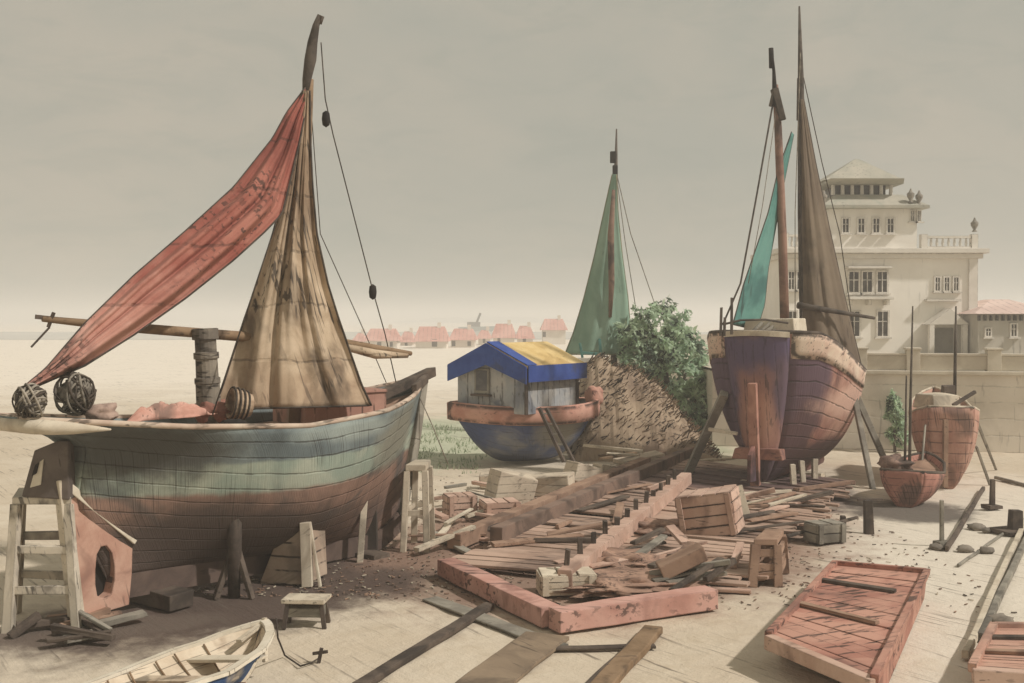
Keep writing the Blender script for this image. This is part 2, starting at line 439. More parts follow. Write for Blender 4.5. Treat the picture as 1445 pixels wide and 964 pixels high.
# ------------------------------------------------------------------ far village
m_vwall = M('village_limewash', (232,222,206), (220,210,192), scale=.3, bump=.1)
m_vroof = M('village_red_tiles', (212,146,130), (222,162,146), (200,130,114), scale=.4, seams=(0,.7,.3,.14), bump=.1)
m_vdark = M('village_openings', (86,80,74), (110,102,94), scale=1, bump=0)
def cottage(px0, px1, ye, yr, D, label, wins, wing=None):
    a = P(px0, 491, D); b = P(px1, 491, D); ze = P(px0, ye, D).z; zr = P(px0, yr, D).z
    wdt = b.x-a.x; dp = 6.0
    r = thing('cottage', label, 'cottage', ((a.x+b.x)/2, D+dp/2, 0), group='red roofed cottages on the far shore')
    q = MB(); q.box(((a.x+b.x)/2, D+dp/2, (ze+.15)/2-.1), (wdt-.5, dp-.4, ze+.25)); q.build('wall', m_vwall, r)
    q = MB(); y0 = D-.3; y1 = D+dp+.3; x0, x1 = a.x-.2, b.x+.2; ym = (y0+y1)/2; e = .9
    q.add([(x0,y0,ze),(x1,y0,ze),(x1,y1,ze),(x0,y1,ze),(x0+e,ym,zr),(x1-e,ym,zr)], [(0,1,5,4),(2,3,4,5),(1,2,5),(3,0,4),(3,2,1,0)])
    roof = q.build('roof', m_vroof, r)
    q = MB(); q.box((lerp(x0, x1, .7), ym, zr+.2), (.6, .6, 1.0)); q.build('chimney', m_vwall, roof)
    for wx, wy, ww, wh in wins:
        c = P(wx, wy, D); q = MB(); q.box((c.x, D+.19, c.z), (ww, .1, wh)); q.build('window', m_vdark, r)
    return r
cottage(514, 562, 481, 464, 190, 'far red-roofed cottage nearest the bow of the big teal boat', [(535,486,.7,.8),(552,486,.5,.8)])
cottage(584, 632, 482, 461, 186, 'far red-roofed cottage with a dark doorway, left half of the widest pair', [(613,484,.9,1.3)])
cottage(634, 672, 480, 464, 192, 'far red-roofed cottage joined to the right of the widest pair', [(640,485,.6,.9),(662,485,.6,.8)])
cottage(694, 728, 477, 457, 196, 'far red-roofed cottage right of the blue cabin roof peak', [(704,480,.5,.8)])
cottage(728, 754, 478, 460, 200, 'far red-roofed cottage with its lower roof left of the gap before the green sail', [(740,481,.6,.8)])
cottage(563, 584, 483, 468, 205, 'small far red-roofed cottage filling the gap left of the widest pair', [(573,487,.5,.8)])
cottage(673, 693, 478, 466, 210, 'small far red-roofed cottage below the distant ship', [(683,481,.5,.8)])
cottage(497, 514, 482, 470, 205, 'smallest far red-roofed cottage at the edge of the brown sail', [(506,486,.5,.8)])
cottage(764, 800, 466, 450, 215, 'far red-roofed cottage partly behind the green sail', [(768,472,.6,1.0)])
# distant steamer on the horizon
r = thing('distant_ship', 'tiny dark ship with a slanted funnel on the far horizon', 'ship', P(672, 449, 420)-Vector((0, 0, P(672, 449, 420).z-.05)))
c = r.location
mb = MB(); mb.prism([(c.x-6, 420, .1),(c.x+6, 420, .1),(c.x+8, 420, 2.2),(c.x-7, 420, 1.8)], (0, 3, 0)); mb.build('hull', m_hill, r)
mb = MB(); mb.box((c.x-1, 421.5, 2.9), (5, 2, 1.8)); mb.build('deckhouse', m_vdark, r)
mb = MB(); mb.bar((c.x, 421.5, 3.2), (c.x+1.6, 421.5, 7.2), .8, .8); mb.build('funnel', m_black, r)

# ------------------------------------------------------------------ big teal boat
BS = Vector((-6.8, 18.4, 0)); BA = math.atan2(5.8, 4.3); BD = Vector((math.cos(BA), math.sin(BA), 0)); BN = Vector((math.sin(BA), -math.cos(BA), 0))
boat = thing('fishing_boat', 'large teal and brown fishing boat with red and brown sails propped on the sand', 'boat', BS, BA)
hm = M('teal_hull_paint', (98,112,114), (124,138,136), (74,82,82), scale=.8, coord='UV', streak=((0,0,.9),(1.1,60,1),.75,.56), seams=(1,1/11.0,.55,.07), rough=.8, bump=.6,
       bands=dict(x0=3.4, L=5.0, curve=.32, wob=.16, list=[(2.46,(146,164,146),(170,178,156),.04),(1.90,(142,108,90),(164,124,104),.06),(1.25,(104,82,72),(132,100,84),.35)]), paint=[((1.6,-.8,1.0),(3.0,1.6,.85),(92,76,68)), ((6.2,-.6,2.6),(1.2,2,.7),(140,140,122)), ((.4,-.5,2.9),(1.6,1.4,.75),(84,84,78)), ((4.2,-1.4,2.9),(1.5,1,.22),(146,158,150))])  # dark bilge patch: shade under the turn of the hull, painted in
def bhalf(t): return 1.62*((.36+.64*(1-(1-2*t)**2.6)) if t < .5 else max(.015, 1-(2*t-1)**2.5))
R = make_hull(boat, 44, 22, bhalf, lambda t: lerp(.62, .30, t)+.45*max(0, (t-.85)/.15)**2, lambda t: interp([(0,3.46),(.2,3.22),(.45,3.06),(.7,3.18),(.88,3.40),(1,3.66)], t),
    lambda t, v: 7.2*t-.62*(1-t)**3*min(1,v/.45)-1.05*(1-t)**3*max(0,(v-.80)/.20)**1.6+.8*t**3*v**1.25, lambda t: abs(2*t-1)**1.4, hm, deckmat=m_brown_wood, railmat=M('worn_rail', (206,184,158), (188,158,134), (130,112,96), scale=1.4, streak=((0,0,0),(2,14,14),.7,.52)), rail=.05, deck_drop=.32, transom=hm, keelmat=M('dark_keel', (88,70,62), (108,86,74), scale=1.5, streak=((0,0,0),(2,14,14),.5)), keel_w=.2, keel_d=.4)
def BL(x, y, z): return BS+BD*x-BN*y+Vector((0, 0, z))
# dark bow timbers, bowsprit, stem
mb = MB(); mb.bar(BL(6.5, -.15, 3.36), BL(8.35, .0, 3.78), .24, .22, jit=.02); mb.bar(BL(6.9, -.75, 3.5), BL(8.0, -.12, 3.66), .10, .20, jit=.02)
mb.build('bow_timber', m_dark_wood, boat, bevel=.02)
mb = MB(); pts = [BL(7.15, 0, .3), BL(7.45, 0, 1.2), BL(7.75, 0, 2.3), BL(8.02, 0, 3.66)]
for a, b in zip(pts, pts[1:]): mb.bar(a, b, .2, .2, up=BD)
mb.build('stem_post', m_grey_wood, boat, bevel=.02)
# stern rail: pale thick counter lip
mb = MB(); pts = [r[-1] for r in R[-1][:5]][::-1]; pts = [BL(p.x, p.y-.02, p.z-.10) for p in pts]
q = [r[-1] for r in R[1][:6]]; pts += [BL(p.x, p.y, p.z-.10) for p in q]
mb.tube(pts, [.015+.105*min(1, i/2.5, (len(pts)-.5-i)/1.5) for i in range(len(pts))], 8); mb.build('stern_lip', m_cream, boat, smooth=True)
# rudder with a propeller opening
m_rud = M('pink_rudder_paint', (206,156,130), (190,134,110), (150,104,86), scale=1.3, streak=((0,.25,0),(14,14,1.6),.6), edges=.04)
def ring(outer, inner, th):
    mb = MB(); n = len(outer); vs = []
    for s in (-th/2, th/2):
        vs += [BL(x, s-.02, z) for x, z in outer]+[BL(x, s-.02, z) for x, z in inner]
    fs = []
    for i in range(n):
        j = (i+1) % n
        fs += [(i, j, n+j, n+i), (2*n+j, 2*n+i, 3*n+i, 3*n+j), (j, i, 2*n+i, 2*n+j), (n+i, n+j, 3*n+j, 3*n+i)]
    mb.add(vs, fs); return mb
outl = [(-.66,.12),(-.45,.12),(-.1,.12),(.30,.14),(.36,.7),(.38,1.22),(.08,1.48),(-.25,1.78),(-.60,2.12),(-.86,2.34),(-.80,1.5),(-.72,.8)]
inn = [(-.30,.42),(-.24,.36),(-.14,.34),(-.04,.40),(.02,.62),(.02,.85),(-.02,1.08),(-.12,1.22),(-.22,1.22),(-.30,1.10),(-.33,.85),(-.33,.6)]
mb = ring(outl, inn, .26); rud = mb.build('rudder', m_rud, boat, bevel=.015)
mb = MB(); mb.add([BL(x, .08, z) for x, z in inn], [tuple(range(12))]); mb.build('opening_shade_sheet', m_black, rud)  # black sheet fills the hole to paint in its darkness
mb = MB(); mb.bar(BL(-.66, -.12, .1), BL(-.92, -.12, 2.42), .16, .2, up=BD, jit=.02); mb.build('stern_post', m_cream, boat, bevel=.02)
mb = MB(); mb.bar(BL(-.95, -.16, 2.42), BL(.42, -.16, 1.22), .10, .14, jit=.01); mb.build('rudder_stock', m_cream, rud, bevel=.015)
# mast
mz = BL(4.18, 0, 0)
mb = MB(); mb.tube([P(416,600,21.9), P(428,330,21.9), P(437,112,21.9)], [.13,.11,.08], 10); mb.build('mast', m_spar, boat, smooth=True)
mb = MB(); pts = [P(430,140,21.8), P(433,112,21.8), P(438,84,21.8), P(441,60,21.8), P(446,36,21.8), P(451,22,21.8), P(455,24,21.8), P(452,34,21.8)]
mb.tube(pts, [.05,.09,.12,.10,.07,.05,.04,.03], 8); mb.build('topmast', m_spar_dark, boat, smooth=True)
m_sail_b = M('brown_sailcloth', (140,112,84), (168,138,106), (106,86,66), scale=.8, streak=((0,.35,0),(9,9,.7),.8,.54), seams=(2,1.05,.45,.035), rough=.95, bump=.4, bands=dict(x0=4.5, L=5, curve=0, wob=1.8, list=[(6.6,(172,144,110),(204,178,144),.9),(4.0,(160,128,98),(186,156,122),.4)]))
m_sail_r = M('red_sailcloth', (140,66,54), (166,84,68), (110,54,46), scale=.6, streak=((0,-.75,0),(.6,9,9),.75,.55), seams=(2,1.05,.45,.035), rough=.95, bump=.4, bands=dict(x0=0, L=5, curve=0, wob=2.2, list=[(7.6,(166,84,68),(186,110,90),.9),(5.6,(196,128,108),(212,152,132),.8)]))
sail('brown_sail', [(427,128),(416,200),(403,262),(385,330),(362,402),(345,450),(328,502),(315,542),(302,578)], [(437,128),(438,200),(441,262),(447,330),(463,402),(478,450),(496,502),(510,542),(524,572)],
     lambda u, v: 21.5-.9*(1-u)*v+.7*u*v, m_sail_b, boat, nu=44, nv=60, belly=.42, fold=.085, nf=3.6, seed=2, rope=m_tarred, rr=.022)
sail('red_sail', [(431,124),(405,158),(385,195),(330,264),(262,326),(190,388),(120,456),(65,520),(30,549)], [(434,140),(423,200),(398,302),(374,327),(330,367),(262,421),(190,472),(120,516),(36,552)],
     lambda u, v: lerp(21.6, 17.0, v), m_sail_r, boat, nu=34, nv=60, belly=.30, fold=.10, nf=2.6, seed=5, rope=m_tarred, rr=.018)
# boom with its dark end fitting
mb = MB(); mb.tube([P(60,450,17.9), P(180,462,18.9), P(330,474,20.6), P(480,483,22.7), P(580,499,24.0)], [.05,.085,.095,.09,.05], 8); mb.build('boom', m_spar, boat, smooth=True)
mb = MB(); mb.bar(P(50,447,17.85), P(104,453,18.25), .05, .07); mb.bar(P(76,441,17.98), P(68,462,17.98), .04, .05); mb.bar(P(70,462,17.98), P(44,490,17.8), .025, .03)
mb.build('boom_fitting', m_dark_wood, boat)
mb = MB()
pts = [P(480,488,22.6), P(530,500,23.2), P(575,502,23.8)]
mb.tube(pts, [.07,.10,.05], 8); mb.build('furled_sail', m_sail_b, boat, smooth=True)
# funnel
mb = MB(); b0 = P(296,600,19.9); b1 = P(289,462,19.9)
ax = (b1-b0).normalized()
mb.lathe([(.22,0),(.215,.75),(.23,.76),(.23,.86),(.20,.87),(.195,1.2),(.225,1.21),(.225,1.32),(.19,1.33),(.19,1.55),(.235,1.56),(.235,1.75),(.20,1.76),(.17,1.72),(.16,1.4)], b0, 18, ax)
m_fun = M('sooty_funnel', (112,102,90), (142,130,112), (60,54,48), scale=2.2, streak=((0,0,0),(3,3,16),.9,.52), edges=.02)
mb.build('funnel', m_fun, boat, smooth=False)
# deckhouse / hatch
mb = MB(); a = P(408,600,22.2); b = P(520,592,23.5)
mb.bar(a+Vector((0,0,.33)), b+Vector((0,0,.33)), 1.3, .62, jit=.02); mb.bar(a+Vector((0,0,.66)), b+Vector((0,0,.66)), 1.4, .06, jit=.01)
m_hatch = M('faded_pink_planks', (196,140,118), (176,122,102), (150,136,114), scale=1.1, seams=(0,.28,.7,.1), edges=.03)
mb.build('deckhouse', m_hatch, boat, bevel=.015)
# rigging
line(boat, [P(453,60,21.8), P(459,140,21.9), P(470,190,22.0), P(498,300,22.6), P(526,410,23.4), P(543,470,24.2), P(560,545,24.6)], .013, m_tarred)
line(boat, [P(437,125,21.9), P(452,330,22.6), P(515,470,23.5), P(545,540,24.2)], .010, m_tarred)
line(boat, [P(428,140,21.7), P(388,320,20.7), P(300,585,19.2)], .014, m_tarred)
line(boat, [P(592,560,24.6), P(610,600,24.5), P(632,655,24.3)], .012, m_pale_rope, 'mooring_line')
for (px, py, D) in ((460,168,21.95),(526,412,23.4)):
    mb = MB(); c = P(px, py, D); mb.lathe([(0,-.17),(.07,-.12),(.085,0),(.07,.12),(0,.17)], c, 10); mb.build('rigging_block', m_black, boat, smooth=True)
# black scupper
mb = MB(); 
p0 = BL(1.9,-1.5,3.02)
# ---- loose gear on deck
def coil(name, px, py, D, R_, label, mat, tilt):
    mb = MB(); c = P(px, py, D); A = Matrix.Rotation(tilt, 3, 'X') @ Matrix.Rotation(.4, 3, 'Y')
    rnd = random.Random(int(px)); mb.lump(c, (R_*.86, R_*.8, R_*.74), amp=.22, fr=2.2, seed=px, nu=24, nv=16)
    for q in range(15):                                  # turns of rope bound round the bundle every which way
        ax = Vector((rnd.gauss(0,1), rnd.gauss(0,.6), rnd.gauss(0,.7))).normalized(); e1 = ax.orthogonal().normalized(); e2 = ax.cross(e1)
        off = ax*rnd.uniform(-.45,.45)*R_; rr = (R_*R_-off.length_squared)**.5*rnd.uniform(.9,1.1)
        n_ = 30; mb.tube([c+off+(e1*math.cos(2*PI*i/n_)+e2*math.sin(2*PI*i/n_))*rr*(1+.14*noise.noise(Vector((math.cos(2*PI*i/n_)*1.5, math.sin(2*PI*i/n_)*1.5, q*2.3)))) for i in range(n_)], R_*rnd.uniform(.045,.085), 6, closed=True, mi=q % 2)
    return solo(mb, name, [mat, m_tarred], label, 'rope', smooth=True)
m_net = M('tarred_net', (110,102,90), (140,130,114), (62,56,50), scale=5, bump=.3)
coil('rope_bundle', 42, 566, 16.75, .25, 'pale rough rope bundle on the very tip of the big boat stern', M('grey_rope', (168,156,136), (128,118,104), (70,64,58), scale=5), 1.2)
coil('rope_bundle', 106, 556, 17.5, .31, 'larger dark tangled rope bundle on the stern, right of the pale one', m_net, .9)
mb = MB(); c = P(142,583,17.6); mb.lump(c, (.26,.24,.17), amp=.3, seed=4, fr=1.6)
solo(mb, 'sack', M('pink_grey_sack', (184,152,132), (156,126,110), scale=4, streak=((0,.6,0),(20,20,3),.5)), 'pinkish lumpy sack lying on the stern rail beside the dark rope bundle', 'sack', smooth=True)
mb = MB()
c = P(240,580,18.8)
rows = []
for i in range(25):
    row = []
    for j in range(25):
        x = (i/24-.5)*1.55; y = (j/24-.5)*.9; rr = max(0, 1-(x/.78)**2-(y/.45)**2)
        row.append(c+Vector((x*BD.x-y*BD.y*-1*.4, x*BD.y*.9+y*.8, -.12+.30*rr**.6*(.6+.8*abs(noise.noise(Vector((x*4, y*5, 1))))) )))
    rows.append(row)
mb.grid(rows); solo(mb, 'tarpaulin', M('salmon_tarpaulin', (206,140,118), (222,164,142), (130,100,86), scale=2.6, streak=((0,.3,.4),(3,16,16),.6)), 'crumpled salmon tarpaulin heaped on deck left of the funnel', 'tarpaulin', smooth=True, solid=.02)
bk = thing('fish_basket', 'round ribbed wicker basket on its side on deck under the brown sail', 'basket', P(342,590,19.6))
mb = MB(); ax = Vector((-.85,-.5,.15)).normalized(); cb = P(350,572,19.75)
mb.lathe([(.0,-.05),(.20,-.05),(.26,.1),(.28,.3),(.27,.34),(.25,.3),(.23,.12),(.0,.0)], cb, 20, ax); mb.build('body', M('wicker', (190,160,126), (160,128,98), (112,86,66), scale=4, edges=.02), bk)
for k in range(4):
    mb = MB(); cc = cb+ax*(.05+.085*k); e1 = ax.cross(Vector((0,0,1))).normalized(); e2 = ax.cross(e1); rr = [.25,.275,.29,.295][k]
    mb.tube([cc+(e1*math.cos(a*PI/12)+e2*math.sin(a*PI/12))*rr for a in range(24)], .02, 5, closed=True); mb.build('hoop', m_tarred, bk, smooth=True)
mb = MB(); c = P(330,598,18.9); mb.lump(c+Vector((0,0,.02)), (.22,.12,.06), amp=.2, seed=9); solo(mb, 'dark_fender', m_black, 'flat black fender hanging at the rail below the basket', 'fender', smooth=True)
mb = MB(); c = P(300,580,19.9); mb.lump(c, (.34,.3,.2), amp=.35, seed=12); solo(mb, 'canvas_bundle', M('rust_canvas', (168,106,86), (140,88,72), scale=4, streak=((0,.3,.4),(3,16,16),.6)), 'rust coloured canvas bundle at the foot of the funnel', 'canvas', smooth=True)

# ------------------------------------------------------------------ props, trestles under the big boat
def trestle(name, label, corners, top_z, mat, foot=.09, spread=.22, rungs=2, braces=True, plate=.1, group=None, cat='trestle'):
    """open tower: four splayed legs, rungs, a top plate. corners = four ground-plan points of the top"""
    cs = [Vector((c[0], c[1], 0)) for c in corners]; ctr = sum(cs, Vector())/4
    r = thing(name, label, cat, ctr, 0, group)
    feet = [c+(c-ctr)*spread for c in cs]
    for c, f in zip(cs, feet):
        mb = MB(); mb.bar(f+Vector((0,0,-.03)), c+Vector((0,0,top_z)), foot, foot, up=(0,1,0), jit=.012); mb.build('leg', mat, r, bevel=.01)
    for k in range(1, rungs+1):
        z = top_z*k/(rungs+1)
        for i in range(4):
            a = feet[i].lerp(cs[i], z/top_z); b = feet[(i+1) % 4].lerp(cs[(i+1) % 4], z/top_z)
            mb = MB(); mb.bar(a+Vector((0,0,z+random.uniform(-.06,.06))), b+Vector((0,0,z+random.uniform(-.06,.06))), foot*.5, foot*.9, jit=.01); mb.build('rung', mat, r, bevel=.008)
    mb = MB(); mb.prism([c+(c-ctr)*.12+Vector((0,0,top_z)) for c in cs], (0,0,plate)); mb.build('top_board', mat, r, bevel=.015)
    return r
m_trestle = M('limewashed_timber', (214,200,176), (196,182,158), (120,110,96), scale=1.4, streak=((0,.3,0),(14,14,1.8),.75,.56), edges=.035)
tz = 2.02
trestle('trestle', 'tall pale lattice trestle at the far left under the dark box', [P(22,700,17.6), P(96,700,17.6), P(100,700,18.5), P(30,700,18.5)], tz, m_trestle, foot=.15, spread=.30, rungs=2, plate=.12)
bx = thing('wooden_box', 'dark leaning wooden box with a pale slanted panel on top of the pale trestle', 'box', P(64,700,17.9))
mb = MB(); poly = [P(30,701,17.5), P(97,706,17.5), P(96,622,17.5), P(82,622,17.5), P(48,636,17.5)]
mb.prism(poly, (0,.62,0)); m_box = M('black_brown_box', (92,80,72), (112,98,88), (60,52,46), scale=1.8, streak=((0,.2,0),(12,12,2),.6), edges=.03); mb.build('body', m_box, bx, bevel=.02)
mb = MB(); poly = [P(43,688,17.49), P(58,684,17.49), P(62,648,17.49), P(52,655,17.49)]; mb.prism(poly, (0,-.02,0)); mb.build('pale_panel', m_cream, bx)
mb = MB(); poly = [P(45,672,17.46), P(52,668,17.46), P(56,652,17.46), P(50,656,17.46)]; mb.prism(poly, (0,-.015,0)); mb.build('slot', m_black, bx)
trestle('trestle', 'boxy pale trestle standing under the bow of the big boat', [P(574,645,23.6), P(600,645,23.6), P(606,643,24.4), P(586,643,24.4)], 1.72, m_pale_wood, foot=.13, spread=.32, rungs=1, plate=.14)
# forked prop in front of hull
pr = thing('shoring_prop', 'dark forked shoring post with splayed struts against the middle of the big hull', 'prop', G(328,842))
D0 = G(328,842).y
mb = MB(); mb.tube([P(330,844,D0), P(331,770,D0-.05), P(330,700,D0-.1)], [.11,.13,.15], 8); mb.build('post', m_dark_wood, pr, smooth=True)
mb = MB(); mb.tube([P(329,702,D0-.1), P(322,694,D0-.12), P(312,684,D0-.12)], [.06,.05,.035], 7); mb.tube([P(328,702,D0-.1), P(330,690,D0-.1), P(337,688,D0-.1), P(343,695,D0-.1)], [.11,.12,.09,.03], 8); mb.build('fork', m_dark_wood, pr, smooth=True)
for (a, b) in (((333,770),(356,834)), ((329,772),(304,834))):
    mb = MB(); mb.bar(P(a[0],a[1],D0+.05), P(b[0],b[1]+12,D0-.15), .10, .09, jit=.015); mb.build('strut', m_dark_wood, pr, bevel=.01)
# wedge cradle
cr = thing('hull_cradle', 'pale wedge-shaped plank cradle under the big hull, right of the forked prop', 'cradle', G(415,822))
D1 = G(430,824).y
mb = MB(); mb.prism([P(366,824,D1+.1), P(432,826,D1-.1), P(428,740,D1), P(388,768,D1+.1)], (0.25,.9,0)); mb.build('plank_side', M('wedge_planks', (186,160,134), (168,140,116), (130,112,94), scale=1.6, seams=(2,.26,.9,.10), edges=.03), cr, bevel=.015)
mb = MB(); mb.bar(P(434,828,D1-.15), P(431,737,D1-.1), .2, .16, up=(0,1,0)); mb.bar(P(452,828,D1-.1), P(437,737,D1-.05), .05, .1, up=(0,1,0)); mb.build('post', m_cream, cr, bevel=.012)
# dark props near the bow
for (lab, a, b, w_) in (('thick dark prop leaning under the bow of the big boat, left of the boxy trestle', (524,780), (522,672), .26), ('thin pale prop beside the thick dark one under the bow', (508,792), (516,690), .12), ('slim pale stake right of the thick dark prop under the bow', (541,772), (548,690), .10)):
    g = G(a[0], a[1]); mb = MB(); mb.bar(g+Vector((0,0,-.05)), P(b[0], b[1], g.y+.1), w_, w_, up=(0,1,0), jit=.02)
    solo(mb, 'shoring_prop', m_dark_wood if 'thick dark prop lean' in lab else m_pale_wood, lab, 'prop', group='props under the big boat', bevel=.015)
# keel blocks
for (x, lab) in ((1.0,'squat dark keel block under the stern half of the big boat'), (3.6,'squat dark keel block under the middle of the big boat'), (6.0,'squat dark keel block under the bow half of the big boat')):
    zz = lerp(.62, .30, x/7.2)-.28
    mb = MB(); c = BL(x, 0, zz/2-.01); mb.box(c, (.5, 1.3, max(.12, zz)), Matrix.Rotation(BA, 3, 'Z'), jit=.02); solo(mb, 'keel_block', m_dark_wood, lab, 'block', group='keel blocks under the big boat', bevel=.015)

# ------------------------------------------------------------------ houseboat
HB = G(742, 655); HB.z = 0
hb = thing('houseboat', 'round blue houseboat with grey plank cabin, blue fascia and yellow roof', 'houseboat', HB+Vector((0,.6,0)), math.radians(20))
hm2 = M('blue_grey_hull', (92,106,144), (134,136,140), (66,84,140), scale=.9, coord='UV', streak=((0,0,.8),(1.5,40,1),.6,.58), seams=(1,1/9.0,.4,.07), rough=.85,
        bands=dict(x0=0, L=3, curve=.0, wob=.1, list=[]), paint=[((-2.5,-.8,1.0),(1.0,1.2,1.3),(66,86,138)), ((2.4,-.6,1.1),(.7,1.2,.9),(60,88,156)), ((-.6,-1.0,.05),(2.0,1.5,.4),(80,92,122)), ((.7,-1.6,1.1),(.9,.8,.6),(150,144,130))])  # low blue patch: shade along the hull bottom, put into the colour
def hhalf(t): return 1.75*max(.02, 1-abs(2*t-1)**3.0)
RH = make_hull(hb, 40, 18, hhalf, lambda t: .06+1.0*abs(2*t-1)**4.0, lambda t: 2.0+.12*abs(2*t-1)**2, lambda t, v: lerp(-1.9+3.8*t, -2.72+5.44*t, v**.75), lambda t: .15*abs(2*t-1), hm2, deckmat=m_brown_wood, railmat=None, deck_drop=.2)
m_salm = M('salmon_gunwale', (196,128,106), (210,150,126), (150,100,84), scale=1.5, streak=((0,0,0),(1.5,14,14),.5), edges=.03)
mb = MB()
for s in (1, -1):
    rows = []
    for i in range(41):
        p = RH[s][i][-1]; n = Vector((p.x*.25, p.y, 0)); n = n.normalized() if n.length else Vector((1,0,0))
        rows.append([p+n*.03+Vector((0,0,-.55)), p+n*.11+Vector((0,0,-.52)), p+n*.12+Vector((0,0,.02)), p+n*.02+Vector((0,0,.06)), p-n*.1+Vector((0,0,.02))])
    mb.grid(rows)
mb.build('gunwale_band', m_salm, hb, smooth=True, local=True, solid=.03)
mb = MB(); mb.lump((2.55,-.15,2.25), (.35,.3,.36), amp=.15, seed=3); mb.build('stem_knob', m_salm, hb, smooth=True, local=True)
# cabin: ridge runs away to the right
cr_a = math.radians(53-20)
Rz = Matrix.Rotation(cr_a, 3, 'Z'); cc = Vector((-.35,-.15,1.85))
def CB(x, y, z): return cc+Rz @ Vector((x, y, z))
Lc, Wc, he, hr = 3.0, 2.9, 1.60, 2.22
m_cab = M('grey_cabin_planks', (160,164,166), (184,180,172), (112,118,132), scale=1.2, streak=((0,.25,0),(12,12,1.5),.65,.57), seams=(0,.27,.55,.10), bump=.3)
mb = MB()
g0 = [CB(-Lc/2,-Wc/2,0), CB(-Lc/2,Wc/2,0), CB(-Lc/2,Wc/2,he), CB(-Lc/2,0,hr), CB(-Lc/2,-Wc/2,he)]
mb.prism(g0, Rz @ Vector((Lc,0,0))); cab = mb.build('cabin_wall', m_cab, hb, local=True)
m_yel = M('yellow_roof_paint', (214,176,98), (224,190,118), (186,146,76), scale=1.2, streak=((0,0,0),(6,6,6),.3), bump=.2)
m_blu = M('blue_fascia_paint', (40,72,160), (52,86,176), (60,74,120), scale=1.3, streak=((0,.3,0),(12,12,2),.4), bump=.2)
mb = MB(); ov = .22
for s in (1, -1):
    p = [CB(-Lc/2-ov, 0, hr+.05), CB(Lc/2+ov, 0, hr+.05), CB(Lc/2+ov, s*(Wc/2+ov), he-.07), CB(-Lc/2-ov, s*(Wc/2+ov), he-.07)]
    nrm = (Rz @ Vector((0, s*.45, 1))).normalized(); mb.prism(p, nrm*.08)
roof = mb.build('roof', m_yel, hb, local=True, bevel=.01)
mb = MB()
for s in (1, -1):
    a = CB(-Lc/2-ov-.03, 0, hr+.02); b = CB(-Lc/2-ov-.03, s*(Wc/2+ov), he-.12)
    mb.prism([a+Vector((0,0,.1)), b+Vector((0,0,.1)), b-Vector((0,0,.46)), a-Vector((0,0,.62))], Rz @ Vector((-.05,0,0)))
q_ = [CB(-Lc/2-ov-.02, 0, hr+.145), CB(-Lc/2+.42, 0, hr+.145), CB(-Lc/2+.30, -(Wc/2+ov+.01), he+.03), CB(-Lc/2-ov-.02, -(Wc/2+ov+.01), he+.03)]
mb.prism(q_, (0,0,.03)); mb.build('gable_fascia', m_blu, roof, local=True)
mb = MB(); mb.prism([CB(-Lc/2-ov,-Wc/2-ov-.02,he+.02), CB(Lc/2+ov,-Wc/2-ov-.02,he+.02), CB(Lc/2+ov,-Wc/2-ov-.02,he-.52), CB(-Lc/2-ov,-Wc/2-ov-.02,he-.52)], Rz @ Vector((0,-.05,0)))
mb.build('eave_fascia', m_blu, roof, local=True)
wn = MB(); wn.box(CB(-Lc/2-.03,.35,1.05), (.10,.62,.85), Rz); wn = wn.build('window', m_grey_wood, hb, local=True, bevel=.01)
mb = MB(); mb.box(CB(-Lc/2-.075,.35,1.07), (.03,.48,.68), Rz); mb.build('pane', m_black if False else M('dim_window', (84,82,84), (104,100,98), scale=3, rough=.3), wn, local=True)
mb = MB(); mb.box(CB(-Lc/2-.10,.35,.58), (.16,.8,.07), Rz); mb.build('sill', m_dark_wood, wn, local=True)
for sx in (-Lc/2, Lc/2):
    mb = MB(); mb.bar(CB(sx,-Wc/2-.02,0), CB(sx,-Wc/2-.02,he), .1, .1, up=(1,0,0)); mb.build('corner_post', m_dark_wood, hb, local=True)
# ladder-like boarding prop, separate thing
ld = thing('boarding_ladder', 'short dark ladder leaning on the houseboat gunwale', 'ladder', G(800,652))
for dx in (-7, 7):
    mb = MB(); mb.bar(P(803+dx,652,33.6), P(766+dx*.7,576,34.1), .10, .09, jit=.01); mb.build('rail', m_dark_wood, ld)
for k in range(5):
    tt = .14+.19*k; mb = MB(); mb.bar(P(lerp(796,761,tt),lerp(652,576,tt),lerp(33.6,34.1,tt)), P(lerp(810,771,tt),lerp(652,576,tt),lerp(33.6,34.1,tt)), .05, .05); mb.build('rung', m_grey_wood, ld)

# ------------------------------------------------------------------ green sail boat behind
gb0 = G(866, 612); gb0.z = 0
gb = thing('sailing_boat', 'boat with a tall green sail standing behind the brushwood heap', 'boat', (P(866,600,48).x,48,0), math.radians(60))
m_green_hull = M('green_hull_paint', (86,128,112), (104,146,128), scale=1)
make_hull(gb, 20, 10, lambda t: 1.2*max(.02, 1-abs(2*t-1)**2.5), lambda t: .1+.5*abs(2*t-1)**4, lambda t: 1.9+.4*abs(2*t-1)**2, lambda t, v: lerp(-2.6+5.2*t, -3.2+6.4*t, v), lambda t: abs(2*t-1), m_green_hull, deckmat=m_brown_wood, railmat=m_dark_wood)
m_sail_g = M('green_sailcloth', (116,152,128), (134,168,144), (98,142,126), scale=.4, streak=((0,.1,0),(6,6,.6),.25), rough=.95)
sail('green_sail', [(864,246),(852,300),(839,360),(824,420),(809,470),(797,500)], [(870,246),(872,300),(878,360),(886,420),(890,470),(893,500)], lambda u, v: 47.6-.2*u, m_sail_g, gb, nu=20, nv=40, belly=.35, fold=.05, nf=3, seed=8, rope=M('ochre_edge_rope', (150,138,104), (120,132,108), scale=3), rr=.03)
